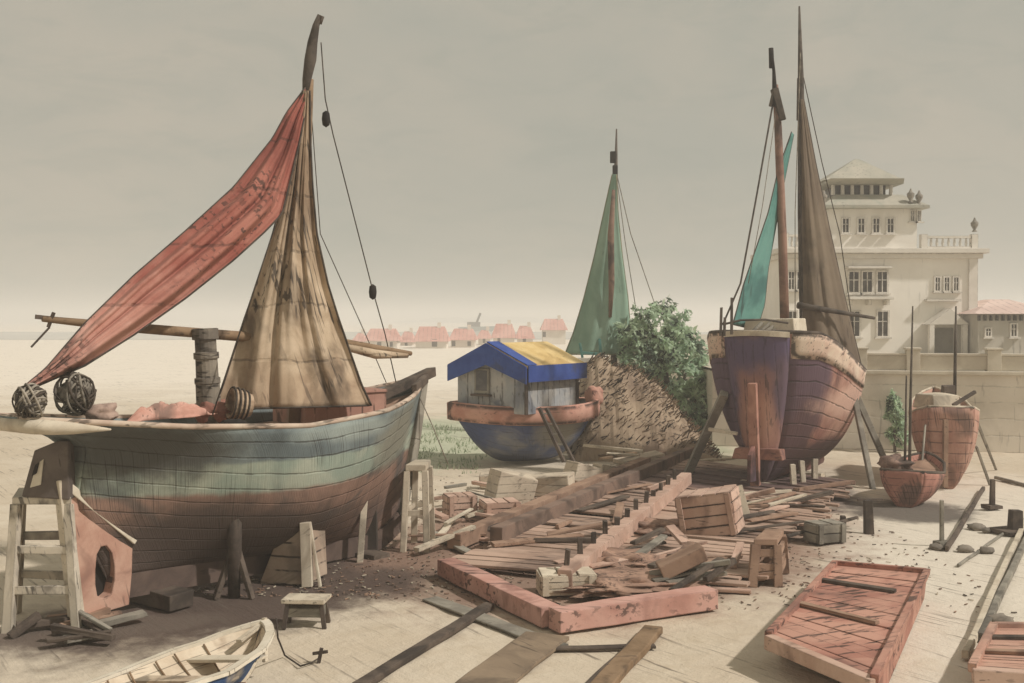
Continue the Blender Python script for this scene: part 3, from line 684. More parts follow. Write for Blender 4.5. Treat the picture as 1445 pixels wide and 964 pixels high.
mb = MB(); mb.tube([P(866,600,48), P(867,400,48), P(869,245,48), P(870,182,48)], [.16,.13,.09,.03], 8); mb.build('mast', m_spar_dark, gb, smooth=True)
mb = MB(); mb.tube([P(866,268,47), P(862,330,46.9), P(863,400,46.9), P(861,448,47)], [.07,.14,.13,.07], 8); mb.build('gaff', M('red_brown_spar', (118,88,70), (140,106,86), (70,56,48), scale=1.5), gb, smooth=True)
mb = MB(); mb.box(P(865,222,48), (.25,.2,.5)); mb.box(P(868,248,47.8), (.22,.2,.9)); mb.build('mast_head_fitting', m_black, gb, bevel=.03)
line(gb, [P(869,240,48), P(890,330,48), P(925,432,48.5), P(935,470,48.5)], .02, m_pale_rope)
line(gb, [P(869,240,48), P(882,340,48), P(898,440,48.5)], .018, m_pale_rope)
m_teal = M('teal_paint', (60,120,112), (78,140,130), scale=3)
mb = MB(); mb.bar(P(822,505,46.5), P(818,484,46.5), .1, .1); mb.bar(P(822,498,46.5), P(848,500,46.5), .09, .12); mb.bar(P(848,506,46.5), P(846,478,46.5), .12, .12); mb.build('stern_bitts', m_teal, gb, bevel=.015)

# ------------------------------------------------------------------ brushwood heap (twigs) 
def heap_h(px): return interp([(800,0),(812,1.6),(826,3.2),(845,3.55),(880,3.2),(915,2.7),(940,2.2),(965,1.35),(990,.6),(1008,0)], px)
mb = MB(); rows = []
D2 = 41.0; nx = 50; ny = 26
def heap_pt(i, j):
    px = 800+208*i/nx; q = j/ny                        # 0 front .. 1 back
    dd = 38.4+5.6*q; prof = (math.sin(PI*min(1, q*.9+.0))**.75 if q > 0 else 0)
    z = heap_h(px)*max(0, prof)*(1+.12*noise.noise(Vector((px*.05, q*4, 2)))) + .10*noise.noise(Vector((px*.2, q*9, 5)))*(1 if 0 < j < ny else 0)
    return Vector(((px-CX)/F*41.0, dd, max(z, -.02) if 0 < j < ny else -.05))
rows = [[heap_pt(i, j) for i in range(nx+1)] for j in range(ny+1)]
mb.grid(rows, 0)
for k in range(900):
    i = random.uniform(1, nx-1); j = random.uniform(1, ny*.75)
    p = heap_pt(i, j); d = Vector((random.gauss(.55,.25), random.gauss(-.3,.25), random.gauss(.55,.25))).normalized()
    L = random.uniform(.15,.5); r_ = random.uniform(.012,.045); mb.tube([p-d*L*.4, p+d*L*.6], [r_, r_*.4], 4, mi=1 if random.random() < .42 else 2)
m_br = M('dry_brush', (150,124,98), (170,144,114), (120,96,76), scale=.8, bump=.6, streak=((.5,.6,.2),(9,2,9),.7,.55))
m_br2 = M('dry_twigs', (156,130,102), (134,108,84), scale=2)
solo(mb, 'brushwood_heap', [m_br, m_dark_wood, m_br2], 'big brown heap of dry brushwood between the houseboat and the green bush', 'brushwood', loc=(P(885,640,41).x, 40, 0))
for (lab, a, b, w_) in (('leaning pale pole, left of the pair on the brushwood heap', (928,634), (907,566), .13), ('leaning pale pole, right and longer of the pair on the brushwood heap', (958,636), (920,562), .16), ('short leaning pole beside the houseboat hull', (870,640), (853,608), .10)):
    g = G(*a); mb = MB(); mb.bar(g-Vector((0,0,.03)), P(b[0], b[1], g.y+.8), w_, w_, jit=.02); solo(mb, 'leaning_pole', m_grey_wood, lab, 'pole', group='poles on the brushwood heap', bevel=.015)

# ------------------------------------------------------------------ green bush tree
m_leaf = M('leaf_green', (180,208,172), (204,224,188), (160,194,162), scale=.9, island=.30, bump=0, rough=.8)
m_leaf_d = M('leaf_dark', (70,86,76), (104,124,106), scale=1.5, island=.2, bump=0, rough=.8)
for m_ in (m_leaf, m_leaf_d):
    t = NT(m_.node_tree); bs_ = [n for n in m_.node_tree.nodes if n.type == 'BSDF_PRINCIPLED'][0]; ou_ = [n for n in m_.node_tree.nodes if n.type == 'OUTPUT_MATERIAL'][0]
    tr_ = t.n('ShaderNodeBsdfTranslucent'); src = bs_.inputs['Base Color'].links[0].from_socket; t.l(src, tr_.inputs[0]); ms_ = t.n('ShaderNodeMixShader'); ms_.inputs[0].default_value = .6
    t.l(bs_.outputs[0], ms_.inputs[1]); t.l(tr_.outputs[0], ms_.inputs[2]); t.l(ms_.outputs[0], ou_.inputs[0])
def leaves(mb, c, r, n, size, dens=0.0, seed=0):
    c = Vector(c)
    for k in range(n):
        d = Vector((random.gauss(0,1), random.gauss(0,1), random.gauss(0,1))).normalized()
        q = 1+.28*noise.noise(d*2.3+Vector((seed, 0, 0)))*1.5
        rad = random.uniform(.45, 1.0)**.5*q
        p = c+Vector((d.x*r[0], d.y*r[1], d.z*r[2]))*rad
        cl = noise.noise(p*1.5+Vector((0, seed, 0)))
        if cl < -.10 and rad > .55: continue
        mi = 1 if (cl > .24 and random.random() < .6) or random.random() < .06 else 0
        s = size*random.uniform(.6, 1.4); a = Vector((random.gauss(0,1), random.gauss(0,1), random.gauss(0,1)+.4)).normalized()
        b = a.orthogonal().normalized(); b = Matrix.Rotation(random.uniform(0, 2*PI), 3, a) @ b; e = a.cross(b)
        mb.add([p-b*s, p+e*s*.38, p+b*s, p-e*s*.38], [(0,1,2,3)], mi)
tr = thing('bush_tree', 'tall rounded green bush tree left of the red boat', 'tree', (P(945,600,47).x, 47, 0))
mb = MB()
X = lambda px, D=47: (px-CX)/F*D
leaves(mb, (X(926),47,4.35), (1.55,1.3,1.35), 5200, .15, seed=1)
leaves(mb, (X(905),46.6,3.3), (1.1,1.0,1.1), 2200, .15, seed=3)
leaves(mb, (X(958),46.6,2.9), (1.3,1.2,1.3), 4200, .15, seed=2)
leaves(mb, (X(978),46.4,1.5), (1.15,1.1,1.2), 3600, .15, seed=4)
leaves(mb, (X(985),46.0,.7), (.9,.9,.7), 1600, .15, seed=6)
mb.build('crown', [m_leaf, m_leaf_d], tr)
mb = MB(); mb.tube([(X(952),47,-.1), (X(948),47,1.4), (X(936),47,3), (X(928),47,4.4)], [.2,.16,.11,.04], 8); mb.tube([(X(949),47,1.2),(X(962),46.8,2.2),(X(970),46.6,3.1)], [.11,.08,.03], 7); mb.tube([(X(951),47,.6),(X(975),46.6,1.2),(X(985),46.4,1.9)], [.1,.07,.03], 7); mb.build('trunk', m_dark_wood, tr, smooth=True)
bu = thing('shrub', 'small soft green shrub against the quay wall, right of the red boat', 'shrub', (X(1264,41.2),41.2,0))
mb = MB(); leaves(mb, (X(1264,41.2),41.2,1.3), (.36,.35,.95), 2600, .10, seed=9); leaves(mb, (X(1268,41.2),41.1,.5), (.4,.35,.5), 900, .10, seed=11); mb.build('crown', [m_leaf, m_leaf_d], bu)
mb = MB(); mb.tube([(X(1264,41.2),41.2,-.05),(X(1263,41.2),41.2,1.5)], [.06,.02], 6); mb.build('stem', m_dark_wood, bu)

# ------------------------------------------------------------------ red boat, seen from astern
RS = G(1072, 690); RS.z = 0; RA = math.radians(60)
RD = Vector((math.cos(RA), math.sin(RA), 0)); RN = Vector((math.sin(RA), -math.cos(RA), 0))
def RL(x, y, z): return RS+RD*x-RN*y+Vector((0, 0, z))
rb = thing('fishing_boat', 'high red and indigo fishing boat seen from astern with teal and brown sails', 'boat', RS, RA)
m_rh = M('red_hull_paint', (178,112,96), (202,146,122), (136,84,76), scale=.8, coord='UV', streak=((0,0,1.3),(1.4,40,1),.75,.56), seams=(1,1/12.0,.6,.08), rough=.82, bump=.6,
         bands=dict(x0=3, L=5, curve=.1, wob=.2, list=[(1.15,(122,74,66),(140,88,76),.3)]), paint=[((0.1,0,3.5),(1.1,3.0,.8),(98,78,104)), ((.25,-1.3,2.5),(.9,1.3,2.0),(108,80,94)), ((.0,1.3,2.4),(1.5,1.4,2.0),(100,78,96)), ((.5,-1.25,1.6),(.6,1.2,1.1),(112,78,80)), ((0,0,.3),(1.2,2,.8),(96,70,84)), ((3.0,-2,2.5),(2.2,2,.55),(220,170,146)), ((2.2,-1.2,.9),(2.5,1.6,.5),(104,72,70))])
m_tr = M('indigo_transom', (132,92,92), (150,104,96), (120,82,86), scale=.9, streak=((0,0,0),(10,10,1.5),.5,.56), seams=(1,.3,.4,.08),
         paint=[((0,0,2.0),(1.0,.75,1.6),(170,116,98)), ((0,.1,4.1),(1.4,2.6,.7),(96,80,112)), ((0,.9,2.9),(1.4,.45,1.3),(102,82,108)), ((0,-.8,2.9),(1.4,.35,1.2),(108,84,100)), ((0,0,.6),(1,2,.6),(104,80,90)), ((0,-.1,2.2),(1,.4,.9),(196,140,116))])
def rhalf(t): return 2.12*interp([(0,.46),(.02,.58),(.05,.70),(.09,.80),(.15,.90),(.3,1.0),(.5,1.0),(.7,.86),(.85,.58),(.95,.24),(1,.02)], t)
RR = make_hull(rb, 50, 22, rhalf, lambda t: .14+.2*max(0,(t-.9)*10)**2, lambda t: interp([(0,4.62),(.08,4.58),(.2,4.22),(.35,3.75),(.5,3.42),(.7,3.32),(1,3.9)], t),
    lambda t, v: lerp(.35+6.6*t, -.35+8.3*t, v**1.2), lambda t: interp([(0,.16),(.2,.04),(.6,.04),(1,.9)], t), m_rh, deckmat=m_brown_wood, railmat=m_dark_wood, rail=.06, deck_drop=.35, transom=m_tr, keelmat=m_rh, keel_w=.25, keel_d=.3)
# cream bulwark band outside the sheer
mb = MB()
for s in (1, -1):
    rows = []
    for i in range(51):
        a = RR[s][i][-1]; b = RR[s][i][19]; n = Vector((0, s*.045, 0)); 
        rows.append([lerp(a, b, k/3)+n for k in range(4)])
    mb.grid(rows)
mb.build('bulwark', M('blush_bulwark', (222,196,168), (212,172,146), (176,136,116), scale=1.1, streak=((0,.5,0),(3,16,16),.7,.57), edges=.02), rb, smooth=True, local=True, solid=.03)
mb = MB(); a = RR[1][0]; b = RR[-1][0]
rows = [[lerp(lerp(a[21],a[22],k-21), lerp(b[21],b[22],k-21), j/8)+Vector((-.05-.42*(1-(j/4-1)**2),0,.05*math.sin(PI*j/8))) for j in range(9)] for k in (21.4,21.7,22)]
mb.grid(rows); mb.build('stern_band', m_cream, rb, local=True, solid=.05)
mb = MB()
mb.bar(RL(-.38,0,.15), RL(-.74,0,3.15), .26, .22, up=RD, jit=.01); rd = mb.build('rudder_post', M('salmon_post', (196,136,112), (176,116,96), (110,78,70), scale=2, streak=((0,0,0),(12,12,2),.6), edges=.03), rb, bevel=.02)
mb = MB(); mb.prism([RL(-.48,-.06,.30), RL(-1.05,-.06,.32), RL(-.98,-.06,1.1), RL(-.55,-.06,1.4)], RN*-.12); mb.build('rudder', m_rh, rb, bevel=.015)
mb = MB(); mb.box(RL(-.12,0,1.05), (.42,1.5,.34), Matrix.Rotation(RA,3,'Z'), jit=.03, top=.92); mb.build('skeg_block', M('salmon_block', (188,128,106), (168,108,90), (120,80,72), scale=2, edges=.04, streak=((0,0,0),(3,3,12),.5)), rb, bevel=.03)
# masts, sails
mb = MB(); mb.tube([P(1108,480,34.2), P(1104,330,34.2), P(1098,180,34.2), P(1094,120,34.2)], [.15,.14,.12,.09], 8); mb.build('mast', M('reddish_mast', (130,92,78), (160,118,98), (74,62,56), scale=1.2, streak=((0,0,0),(8,8,1),.5)), rb, smooth=True)
mb = MB(); mb.tube([P(1094,150,34.1), P(1092,100,34.1), P(1088,68,34.1)], [.10,.05,.05], 8); mb.tube([P(1089,96,34.1), P(1088,68,34.1)], [.085,.075], 8); mb.build('topmast', m_black, rb, smooth=True)
mb = MB(); mb.tube([P(1136,490,36), P(1132,300,36), P(1130,110,36), P(1128,9,36)], [.17,.15,.10,.03], 8); mb.build('mast', m_spar_dark, rb, smooth=True)
for (a, b, w_, dd) in (((1093,125),(1104,170),.22,34.1), ((1087,150),(1092,128),.10,34.1), ((1127,110),(1126,170),.09,35.9), ((1132,145),(1134,170),.16,35.9), ((1131,170),(1132,235),.12,35.8)):
    mb = MB(); mb.bar(P(a[0],a[1],dd), P(b[0],b[1],dd), w_, w_, jit=.015); mb.build('mast_cleat', m_spar_dark, rb, bevel=.02)
m_sail_d = M('dark_brown_sailcloth', (110,92,74), (126,108,86), (88,74,60), scale=.5, streak=((0,.15,0),(8,8,.7),.5,.57), rough=.95)
m_sail_t = M('teal_sailcloth', (72,136,126), (96,156,144), (56,108,104), scale=.5, streak=((0,-.2,0),(8,8,.7),.55,.57), rough=.95)
sail('brown_sail', [(1129,140),(1130,230),(1131,320),(1132,400),(1131,464)], [(1134,140),(1151,230),(1170,320),(1191,415),(1217,522)], lambda u, v: 35.6+1.4*u*v, m_sail_d, rb, nu=24, nv=40, belly=.35, fold=.05, nf=3, seed=11, rope=m_tarred, rr=.025)
sail('teal_sail', [(1117,186),(1098,240),(1084,300),(1067,350),(1049,402),(1034,458)], [(1120,190),(1106,260),(1093,330),(1084,380),(1079,430),(1068,466)], lambda u, v: 34.6-2.0*v*(1-u)*.6-.7*v, m_sail_t, rb, nu=18, nv=40, belly=.2, fold=.05, nf=3, seed=12, rope=m_tarred, rr=.018)
mb = MB(); mb.tube([P(1126,431,35.2), P(1175,439,35.5), P(1234,449,36.0)], [.11,.08,.05], 8); mb.build('boom', m_spar_dark, rb, smooth=True)
line(rb, [P(1090,150,34.1), P(1067,280,33.5), P(1045,400,32.6), P(1020,458,32)], .03, m_tarred)
line(rb, [P(1096,150,34.1), P(1076,290,33.5), P(1056,400,32.8)], .012, m_pale_rope)
line(rb, [P(1134,110,36), P(1160,230,36.4), P(1185,330,36.8), P(1205,470,37)], .016, m_tarred)
line(rb, [P(1130,60,36), P(1126,180,35.5), P(1122,300,35.2), P(1122,470,35)], .014, m_pale_rope)
for (px, y0, y1) in ((1017,474,434),(1022,474,448),(1032,472,420)):
    mb = MB(); mb.bar(P(px,y0,31.6), P(px+1,y1,31.6), .07, .07, up=(0,1,0), jit=.01); mb.build('stanchion', m_spar_dark, rb)
mb = MB(); mb.tube([P(1020,458,31.6), P(1045,452,31.7), P(1080,451,31.8), P(1112,456,32)], .035, 6); mb.build('stern_rail', m_spar_dark, rb, smooth=True)
mb = MB(); mb.box(P(1095,462,33.2), (1.5,1.6,.5), Matrix.Rotation(RA,3,'Z'), top=.9, jit=.03); mb.build('deckhouse', m_cream, rb, bevel=.03)
mb = MB()
for k in range(4): mb.bar(P(1060+k*9,470,32.4), P(1076+k*11,455,32.6), .06, .08, jit=.01)
mb.build('deck_spar', m_grey_wood, rb)
# props of the red boat
def prop(a, b, D2_, w_, mat, label, name='shoring_prop', group='props under the red boat'):
    g = G(*a); mb = MB(); mb.bar(g-Vector((0,0,.05)), P(b[0], b[1], D2_), w_, w_, up=(0,1,0), jit=.02); return solo(mb, name, mat, label, 'prop', group=group, bevel=.015)
prop((968,672), (1022,555), 32.6, .24, m_grey_wood, 'thick grey prop leaning on the left side of the red boat')
prop((1232,690), (1206,560), 34.3, .16, m_grey_wood, 'left pole of the prop pair on the right side of the red boat')
prop((1262,678), (1207,556), 34.5, .16, m_grey_wood, 'right, longer pole of the prop pair on the right side of the red boat')
mb = MB(); mb.bar(P(1000,606,32.4), P(1040,612,31.9), .1, .1, jit=.01); solo(mb, 'brace_timber', m_pale_wood, 'short pale brace between the grey prop and the red boat stern', 'timber', bevel=.01)
for (lab, x, y) in (('pale keel block under the red boat, nearer the rudder', .5, 0), ('pale keel block under the red boat, amidships', 3.2, -.3)):
    mb = MB(); mb.box(RL(x, y, .07), (.5,1.5,.16), Matrix.Rotation(RA,3,'Z'), jit=.02); solo(mb, 'keel_block', m_pale_wood, lab, 'block', group='keel blocks under the red boat', bevel=.015)
for (lab, a, b) in (('short pale bilge post under the right bilge of the red boat', (1120,692), (1118,655)), ('second short bilge post beside the first, under the red boat', (1134,688), (1131,650)), ('outermost short bilge post under the right bilge of the red boat', (1150,684), (1150,648))):
    prop(a, b, G(*a).y+.15, .16, m_pale_wood, lab, 'bilge_post', 'bilge posts under the red boat')

# ------------------------------------------------------------------ two small boats at the right
def small_boat(label, px, py, ang, L, B, hs, hullm, railm, mast_top, mast_px, group=None, extra=None):
    o_ = G(px, py); o_.z = -.14; r = thing('small_boat', label, 'boat', o_, ang, group)
    make_hull(r, 26, 14, lambda t: B/2*interp([(0,.62),(.15,.85),(.4,1),(.7,.8),(.9,.38),(1,.02)], t), lambda t: .08+.3*max(0, (t-.8)*5)**2, lambda t: hs*interp([(0,1.0),(.4,.86),(1,1.12)], t), lambda t, v: lerp(.15+(L-.5)*t, L*t, v), lambda t: interp([(0,.0),(.3,.0),(1,.8)], t), hullm, deckmat=m_brown_wood, railmat=railm, rail=.045, deck_drop=.18, transom=hullm, keelmat=m_brown_wood, keel_w=.1, keel_d=.15)
    return r
m_sb1 = M('salmon_small_hull', (196,128,108), (176,110,92), (112,84,74), scale=1.6, coord='UV', streak=((0,0,1.1),(2,30,1),.8,.54), seams=(1,1/7.0,.6,.09))
m_sb2 = M('rosy_tall_hull', (200,148,124), (182,124,104), (132,98,84), scale=1.1, coord='UV', streak=((0,0,1.2),(1.6,40,1),.75,.55), seams=(1,1/9.0,.6,.08))
s1 = small_boat('small salmon rowing boat with a bare pole mast, nearer of the two small boats', 1275, 717, math.radians(60), 3.4, 1.62, 1.12, m_sb1, m_dark_wood, 0, 0)
D3 = G(1285,717).y
mb = MB(); mb.tube([P(1283,690,D3+.9), P(1285,560,D3+1), P(1288,432,D3+1)], [.05,.038,.02], 8); mb.build('mast', m_spar_dark, s1, smooth=True)
mb = MB(); mb.tube([P(1276,700,D3+.7), P(1278,600,D3+.8), P(1279,530,D3+.8)], [.04,.035,.02], 8); mb.build('oar', m_dark_wood, s1, smooth=True)
mb = MB(); mb.lump(P(1264,655,D3+.9), (.42,.4,.22), amp=.4, seed=21); mb.build('canvas_cover', M('dim_canvas', (150,116,98), (120,92,80), (70,58,50), scale=3, streak=((0,.3,.4),(3,16,16),.7)), s1, smooth=True)
mb = MB(); q = Vector((-.04, 0, 0))
s2 = small_boat('taller rosy fishing boat with a mast, beside the small salmon boat', 1341, 690, math.radians(75), 4.6, 2.0, 2.55, m_sb2, m_pale_wood, 0, 0)
D4 = G(1334,690).y
mb = MB(); mb.tube([P(1347,580,D4+2.2), P(1348,500,D4+2.2), P(1349,432,D4+2.2)], [.06,.05,.025], 8); mb.build('mast', m_spar_dark, s2, smooth=True)
mb = MB(); mb.bar(P(1345,572,D4+.6), P(1376,553,D4+.9), .09, .09); mb.build('tiller', m_dark_wood, s2)
mb = MB(); mb.box(P(1322,566,D4+1.6), (1.0,1.0,.45), Matrix.Rotation(.25,3,'Z'), top=.9, jit=.03); mb.build('deckhouse', m_pale_wood, s2, bevel=.03)
mb = MB(); mb.box(P(1338,556,D4+2.0), (.35,.3,.55), jit=.03); mb.build('winch_post', m_dark_wood, s2, bevel=.02)
mb = MB(); mb.box(P(1334,640,D4-.03), (.14,.12,2.0)); mb.build('rudder', m_brown_wood, s2, bevel=.01)
prop((1407,662), (1376,590), 33.4, .07, m_grey_wood, 'long thin prop on the right side of the taller rosy boat', group='props of the rosy boat')
prop((1398,684), (1377,630), 32.8, .07, m_grey_wood, 'shorter thin prop, lower on the right side of the taller rosy boat', group='props of the rosy boat')
prop((1296,700), (1306,600), 32.3, .07, m_grey_wood, 'thin dark prop on the left side of the taller rosy boat', group='props of the rosy boat')

# ------------------------------------------------------------------ quay wall, terrace
m_quay = M('quay_stone', (226,215,196), (212,200,180), (196,184,164), scale=.5, seams=(2,.62,.22,.06), streak=((0,0,0),(6,6,.7),.3), bump=.3)
m_cope = M('quay_coping', (210,198,174), (192,178,154), scale=.7, edges=.03)
qa = Vector((7.9, 43.2, 0)); qb = Vector((30, 38.5, 0)); qd = (qb-qa).normalized(); qn = Vector((qd.y, -qd.x, 0)); qz = 3.03
qw = thing('quay_wall', 'long pale stone quay wall with coping below the white mansion', 'wall', (qa+qb)/2)
mb = MB(); mb.prism([qa, qb, qb+Vector((0,0,qz-.14)), qa+Vector((0,0,qz-.14))], -qn*.8); ret = qa+Vector((1.2,60,0))
mb.prism([qa-qn*.802, ret, ret+Vector((0,0,qz-.14)), qa-qn*.802+Vector((0,0,qz-.14))], (.7,0,0)); mb.build('masonry', m_quay, qw)
mb = MB(); mb.bar(qa+qn*.05-qn*.3+Vector((0,0,qz-.07)), qb+qn*.05-qn*.3+Vector((0,0,qz-.07)), .85, .14); mb.build('coping', m_cope, qw, bevel=.02)
mb = MB(); mb.bar(qa-qn*.4+qd*.1+Vector((0,0,qz+.30)), qb-qn*.4+Vector((0,0,qz+.30)), .3, .55); mb.bar(qa-qn*.4+Vector((0,0,qz+.61)), qb-qn*.4+Vector((0,0,qz+.61)), .42, .09); mb.build('parapet', m_cope, qw, bevel=.015)
for px in (1100,1215,1290,1405,1500):
    tt = (px-CX)/F; s_ = (tt*qa.y-qa.x)/(qd.x-tt*qd.y); c = qa+qd*s_-qn*.4
    mb = MB(); mb.box(c+Vector((0,0,qz+.4)), (.5,.5,.8), Matrix.Rotation(math.atan2(qd.y,qd.x),3,'Z')); mb.box(c+Vector((0,0,qz+.83)), (.6,.6,.08), Matrix.Rotation(math.atan2(qd.y,qd.x),3,'Z')); mb.build('pier', m_cope, qw, bevel=.015)
mb = MB(); mb.add([qa-qn*.5+Vector((0,0,qz-.02)), qb-qn*.5+Vector((0,0,qz-.02)), Vector((90,40,qz-.02)), Vector((90,140,qz-.02)), Vector((9.5,140,qz-.02))], [(0,1,2,3,4)])
tag(mb.build('terrace', M('terrace_gravel', (200,188,164), (186,172,148), scale=.4)), kind='structure')

# ------------------------------------------------------------------ mansion
DM = 62.0
def X0(px, D=DM): return (px-CX)/F*D
def Z0(py, D=DM): return P(0, py, D).z
m_wall = M('mansion_render', (240,233,220), (232,224,210), (220,211,196), scale=.25, streak=((0,0,0),(4,4,.5),.18), bump=.12, fine=.05)
m_trim = M('mansion_trim', (230,222,208), (216,207,192), scale=.5, edges=.05, fine=.05)
m_roofg = M('mansion_roof', (186,178,158), (168,164,146), (150,156,138), scale=.5, streak=((.3,.3,.6),(1.5,10,10),.5), bump=.2)
m_pane = M('mansion_dark_opening', (70,66,62), (92,86,80), scale=2, rough=.4, bump=.05)
man = thing('mansion', 'large cream mansion with a pillared roof pavilion and balustrade above the quay', 'mansion', ((X0(1085)+X0(1378))/2, DM+5, qz))
mx0, mx1 = X0(1106), X0(1378); zb, zt = qz-.05, Z0(358)
mb = MB(); mb.box(((mx0+mx1)/2, DM+3, (zb+zt)/2), (mx1-mx0, 6, zt-zb)); mb.build('wall', m_wall, man)
mb = MB(); mb.box(((mx0+mx1)/2, DM+3, zt+.14), (mx1-mx0+1.0, 7.0, .28)); mb.box(((mx0+mx1)/2, DM+3, zt-.14), (mx1-mx0+.5, 6.5, .28)); mb.build('cornice', m_trim, man, bevel=.03)
def balus(a, b, y0, y1, lab):
    z0, z1 = zt+.28, Z0(y1); bl = MB(); L = X0(b)-X0(a)
    bl.box(((X0(a)+X0(b))/2, DM+.2, z1-.06), (L, .3, .14)); bl.box(((X0(a)+X0(b))/2, DM+.2, z0+.07), (L, .3, .14))
    n = max(2, int(L/.32))
    for k in range(n+1):
        x = lerp(X0(a)+.1, X0(b)-.1, k/n); bl.lathe([(.05,z0+.14),(.085,z0+.3),(.045,z0+.6),(.06,z1-.12)], (x, DM+.2, 0), 8)
    for x in (X0(a), X0(b)): bl.box((x, DM+.2, (z0+z1)/2+.05), (.36, .36, z1-z0+.1))
    bl.build('balustrade', m_trim, man)
balus(1108, 1166, 350, 331, '') ; balus(1304, 1375, 350, 333, '')
ax0, ax1 = X0(1176), X0(1302); za0, za1 = zt+.2, Z0(288)
mb = MB(); mb.box(((ax0+ax1)/2, DM+3.0, (za0+za1)/2), (ax1-ax0, 4.0, za1-za0)); mb.build('attic_wall', m_wall, man)
mb = MB(); cxm = (ax0+ax1)/2; cym = DM+3.2
def hip(mb, x0, x1, y0, y1, z0, x2, x3, y2, y3, z1):
    mb.add([(x0,y0,z0),(x1,y0,z0),(x1,y1,z0),(x0,y1,z0),(x2,y2,z1),(x3,y2,z1),(x3,y3,z1),(x2,y3,z1)], [(3,2,1,0),(4,5,6,7),(0,1,5,4),(1,2,6,5),(2,3,7,6),(3,0,4,7)])
hip(mb, ax0-.5, ax1+.5, DM+.5, DM+5.8, za1, X0(1190), X0(1286), DM+1.6, DM+4.8, Z0(270)); mb.box((cxm, cym-.1, za1-.09), (ax1-ax0+1.1, 5.2, .18))
rf = mb.build('skirt_roof', m_roofg, man, bevel=.02)
zl0, zl1 = Z0(270), Z0(255)
mb = MB(); mb.box((X0(1230), cym, (zl0+zl1)/2), (X0(1268)-X0(1196), 2.2, zl1-zl0)); mb.build('pavilion_opening', m_pane, man)
for k in range(7):
    mb = MB(); x = lerp(X0(1188), X0(1272), k/6); mb.lathe([(.12,zl0),(.10,zl1)], (x, cym-1.3, 0), 8); mb.build('column', m_trim, man)
mb = MB(); hip(mb, X0(1172), X0(1285), cym-1.9, cym+1.9, zl1-.02, X0(1176), X0(1281), cym-2.5, cym+2.5, zl1+.22); hip(mb, X0(1172), X0(1285), cym-1.9, cym+1.9, zl1+.22, X0(1229), X0(1235), cym-.1, cym+.1, Z0(225,65.2)); mb.build('pavilion_roof', m_roofg, man)
for (px, py, z_) in ((1290,266,za1+.2),(1302,274,za1+.1),(1376,330,zt+1.3),(1166,272,za1+.1)):
    mb = MB(); yy = DM+.7 if px != 1376 else DM+.2
    mb.lathe([(.16,0),(.07,.12),(.2,.35),(.22,.5),(.1,.62),(.03,.8)], (X0(px), yy, z_-.05), 10); mb.build('urn', M('weathered_urn', (120,112,100), (150,140,124), scale=4), man, smooth=True)
def window(px, y0, y1, wpx, D=DM, depth=0.0, frame=.09, parent=man, wallz=0):
    xx = X0(px, D); za, zb_ = Z0(y1, D), Z0(y0, D); ww = wpx/F*D
    f = MB(); yy = D-.03
    for (c, s_) in (((xx-ww/2-frame/2, yy, (za+zb_)/2), (frame, .14, zb_-za+2*frame)), ((xx+ww/2+frame/2, yy, (za+zb_)/2), (frame, .14, zb_-za+2*frame)), ((xx, yy, zb_+frame/2), (ww, .14, frame)), ((xx, yy, za-frame/2), (ww, .14, frame))): f.box(c, s_)
    f = f.build('window', m_trim, parent)
    mb = MB(); mb.box((xx, D-.012, (za+zb_)/2), (ww, .03, zb_-za)); mb.build('pane', m_pane, f)
    mb = MB(); mb.box((xx, D-.06, (za+zb_)/2), (.05, .06, zb_-za)); mb.box((xx, D-.055, lerp(za, zb_, .6)), (ww, .06, .05)); mb.build('shutter_bar', m_trim, f)
    mb = MB(); mb.box((xx, D-.09, za-frame-.03), (ww+.35, .26, .07)); mb.build('sill', m_trim, f)
for px in (1204,1223,1244): window(px, 384, 412, 13)
for px in (1322,1335,1348): window(px, 392, 410, 6)
for px in (1116,1128): window(px, 384, 408, 7)
for px in (1150,1172): window(px, 386, 410, 8)
for px in (1192,1214,1235,1255): window(px, 309, 328, 8, D=DM+1.0)
for px in (1286,1295): window(px, 298, 312, 4, D=DM+1.0, frame=.05)
for px, y0, y1, w_ in ((1118,440,478,10),(1160,440,478,14),(1205,440,474,14),(1245,440,474,14)): window(px, y0, y1, w_)
mb = MB(); mb.box((X0(1223), DM-.3, Z0(378)), (X0(1254)-X0(1192), .5, .12)); mb.build('window_hood', m_trim, man, bevel=.02)
mb = MB(); mb.box((X0(1223), DM-.45, Z0(421)), (X0(1252)-X0(1190), .9, .16)); bal = mb.build('balcony_ledge', m_trim, man, bevel=.02)
for px in (1196,1223,1248):
    mb = MB(); mb.box((X0(px), DM-.3, Z0(427)), (.18, .5, .3)); mb.build('bracket', m_trim, bal)
mb = MB(); mb.box((X0(1328), DM-.2, Z0(424)), (X0(1352)-X0(1304), .4, .12)); mb.build('string_course', m_trim, man)
mb = MB(); pa = [(X0(1300), DM-1.0, Z0(458)), (X0(1358), DM-1.0, Z0(458)), (X0(1331), DM-1.0, Z0(436))]; mb.prism(pa, (0, 1.0, 0))
for px in (1306,1352): mb.box((X0(px), DM-.85, (Z0(458)+zb)/2), (.28, .28, Z0(458)-zb))
mb.build('porch', m_trim, man)
dr = MB(); dr.box((X0(1330), DM-.04, (Z0(463)+zb)/2), (X0(1344)-X0(1316), .1, Z0(463)-zb)); dr.build('door', M('grey_door', (128,122,110), (146,138,124), scale=1), man)
mb = MB(); mb.box((mx1-.25, DM-.05, (zb+zt)/2), (.5, .14, zt-zb)); mb.build('corner_pilaster', m_trim, man)
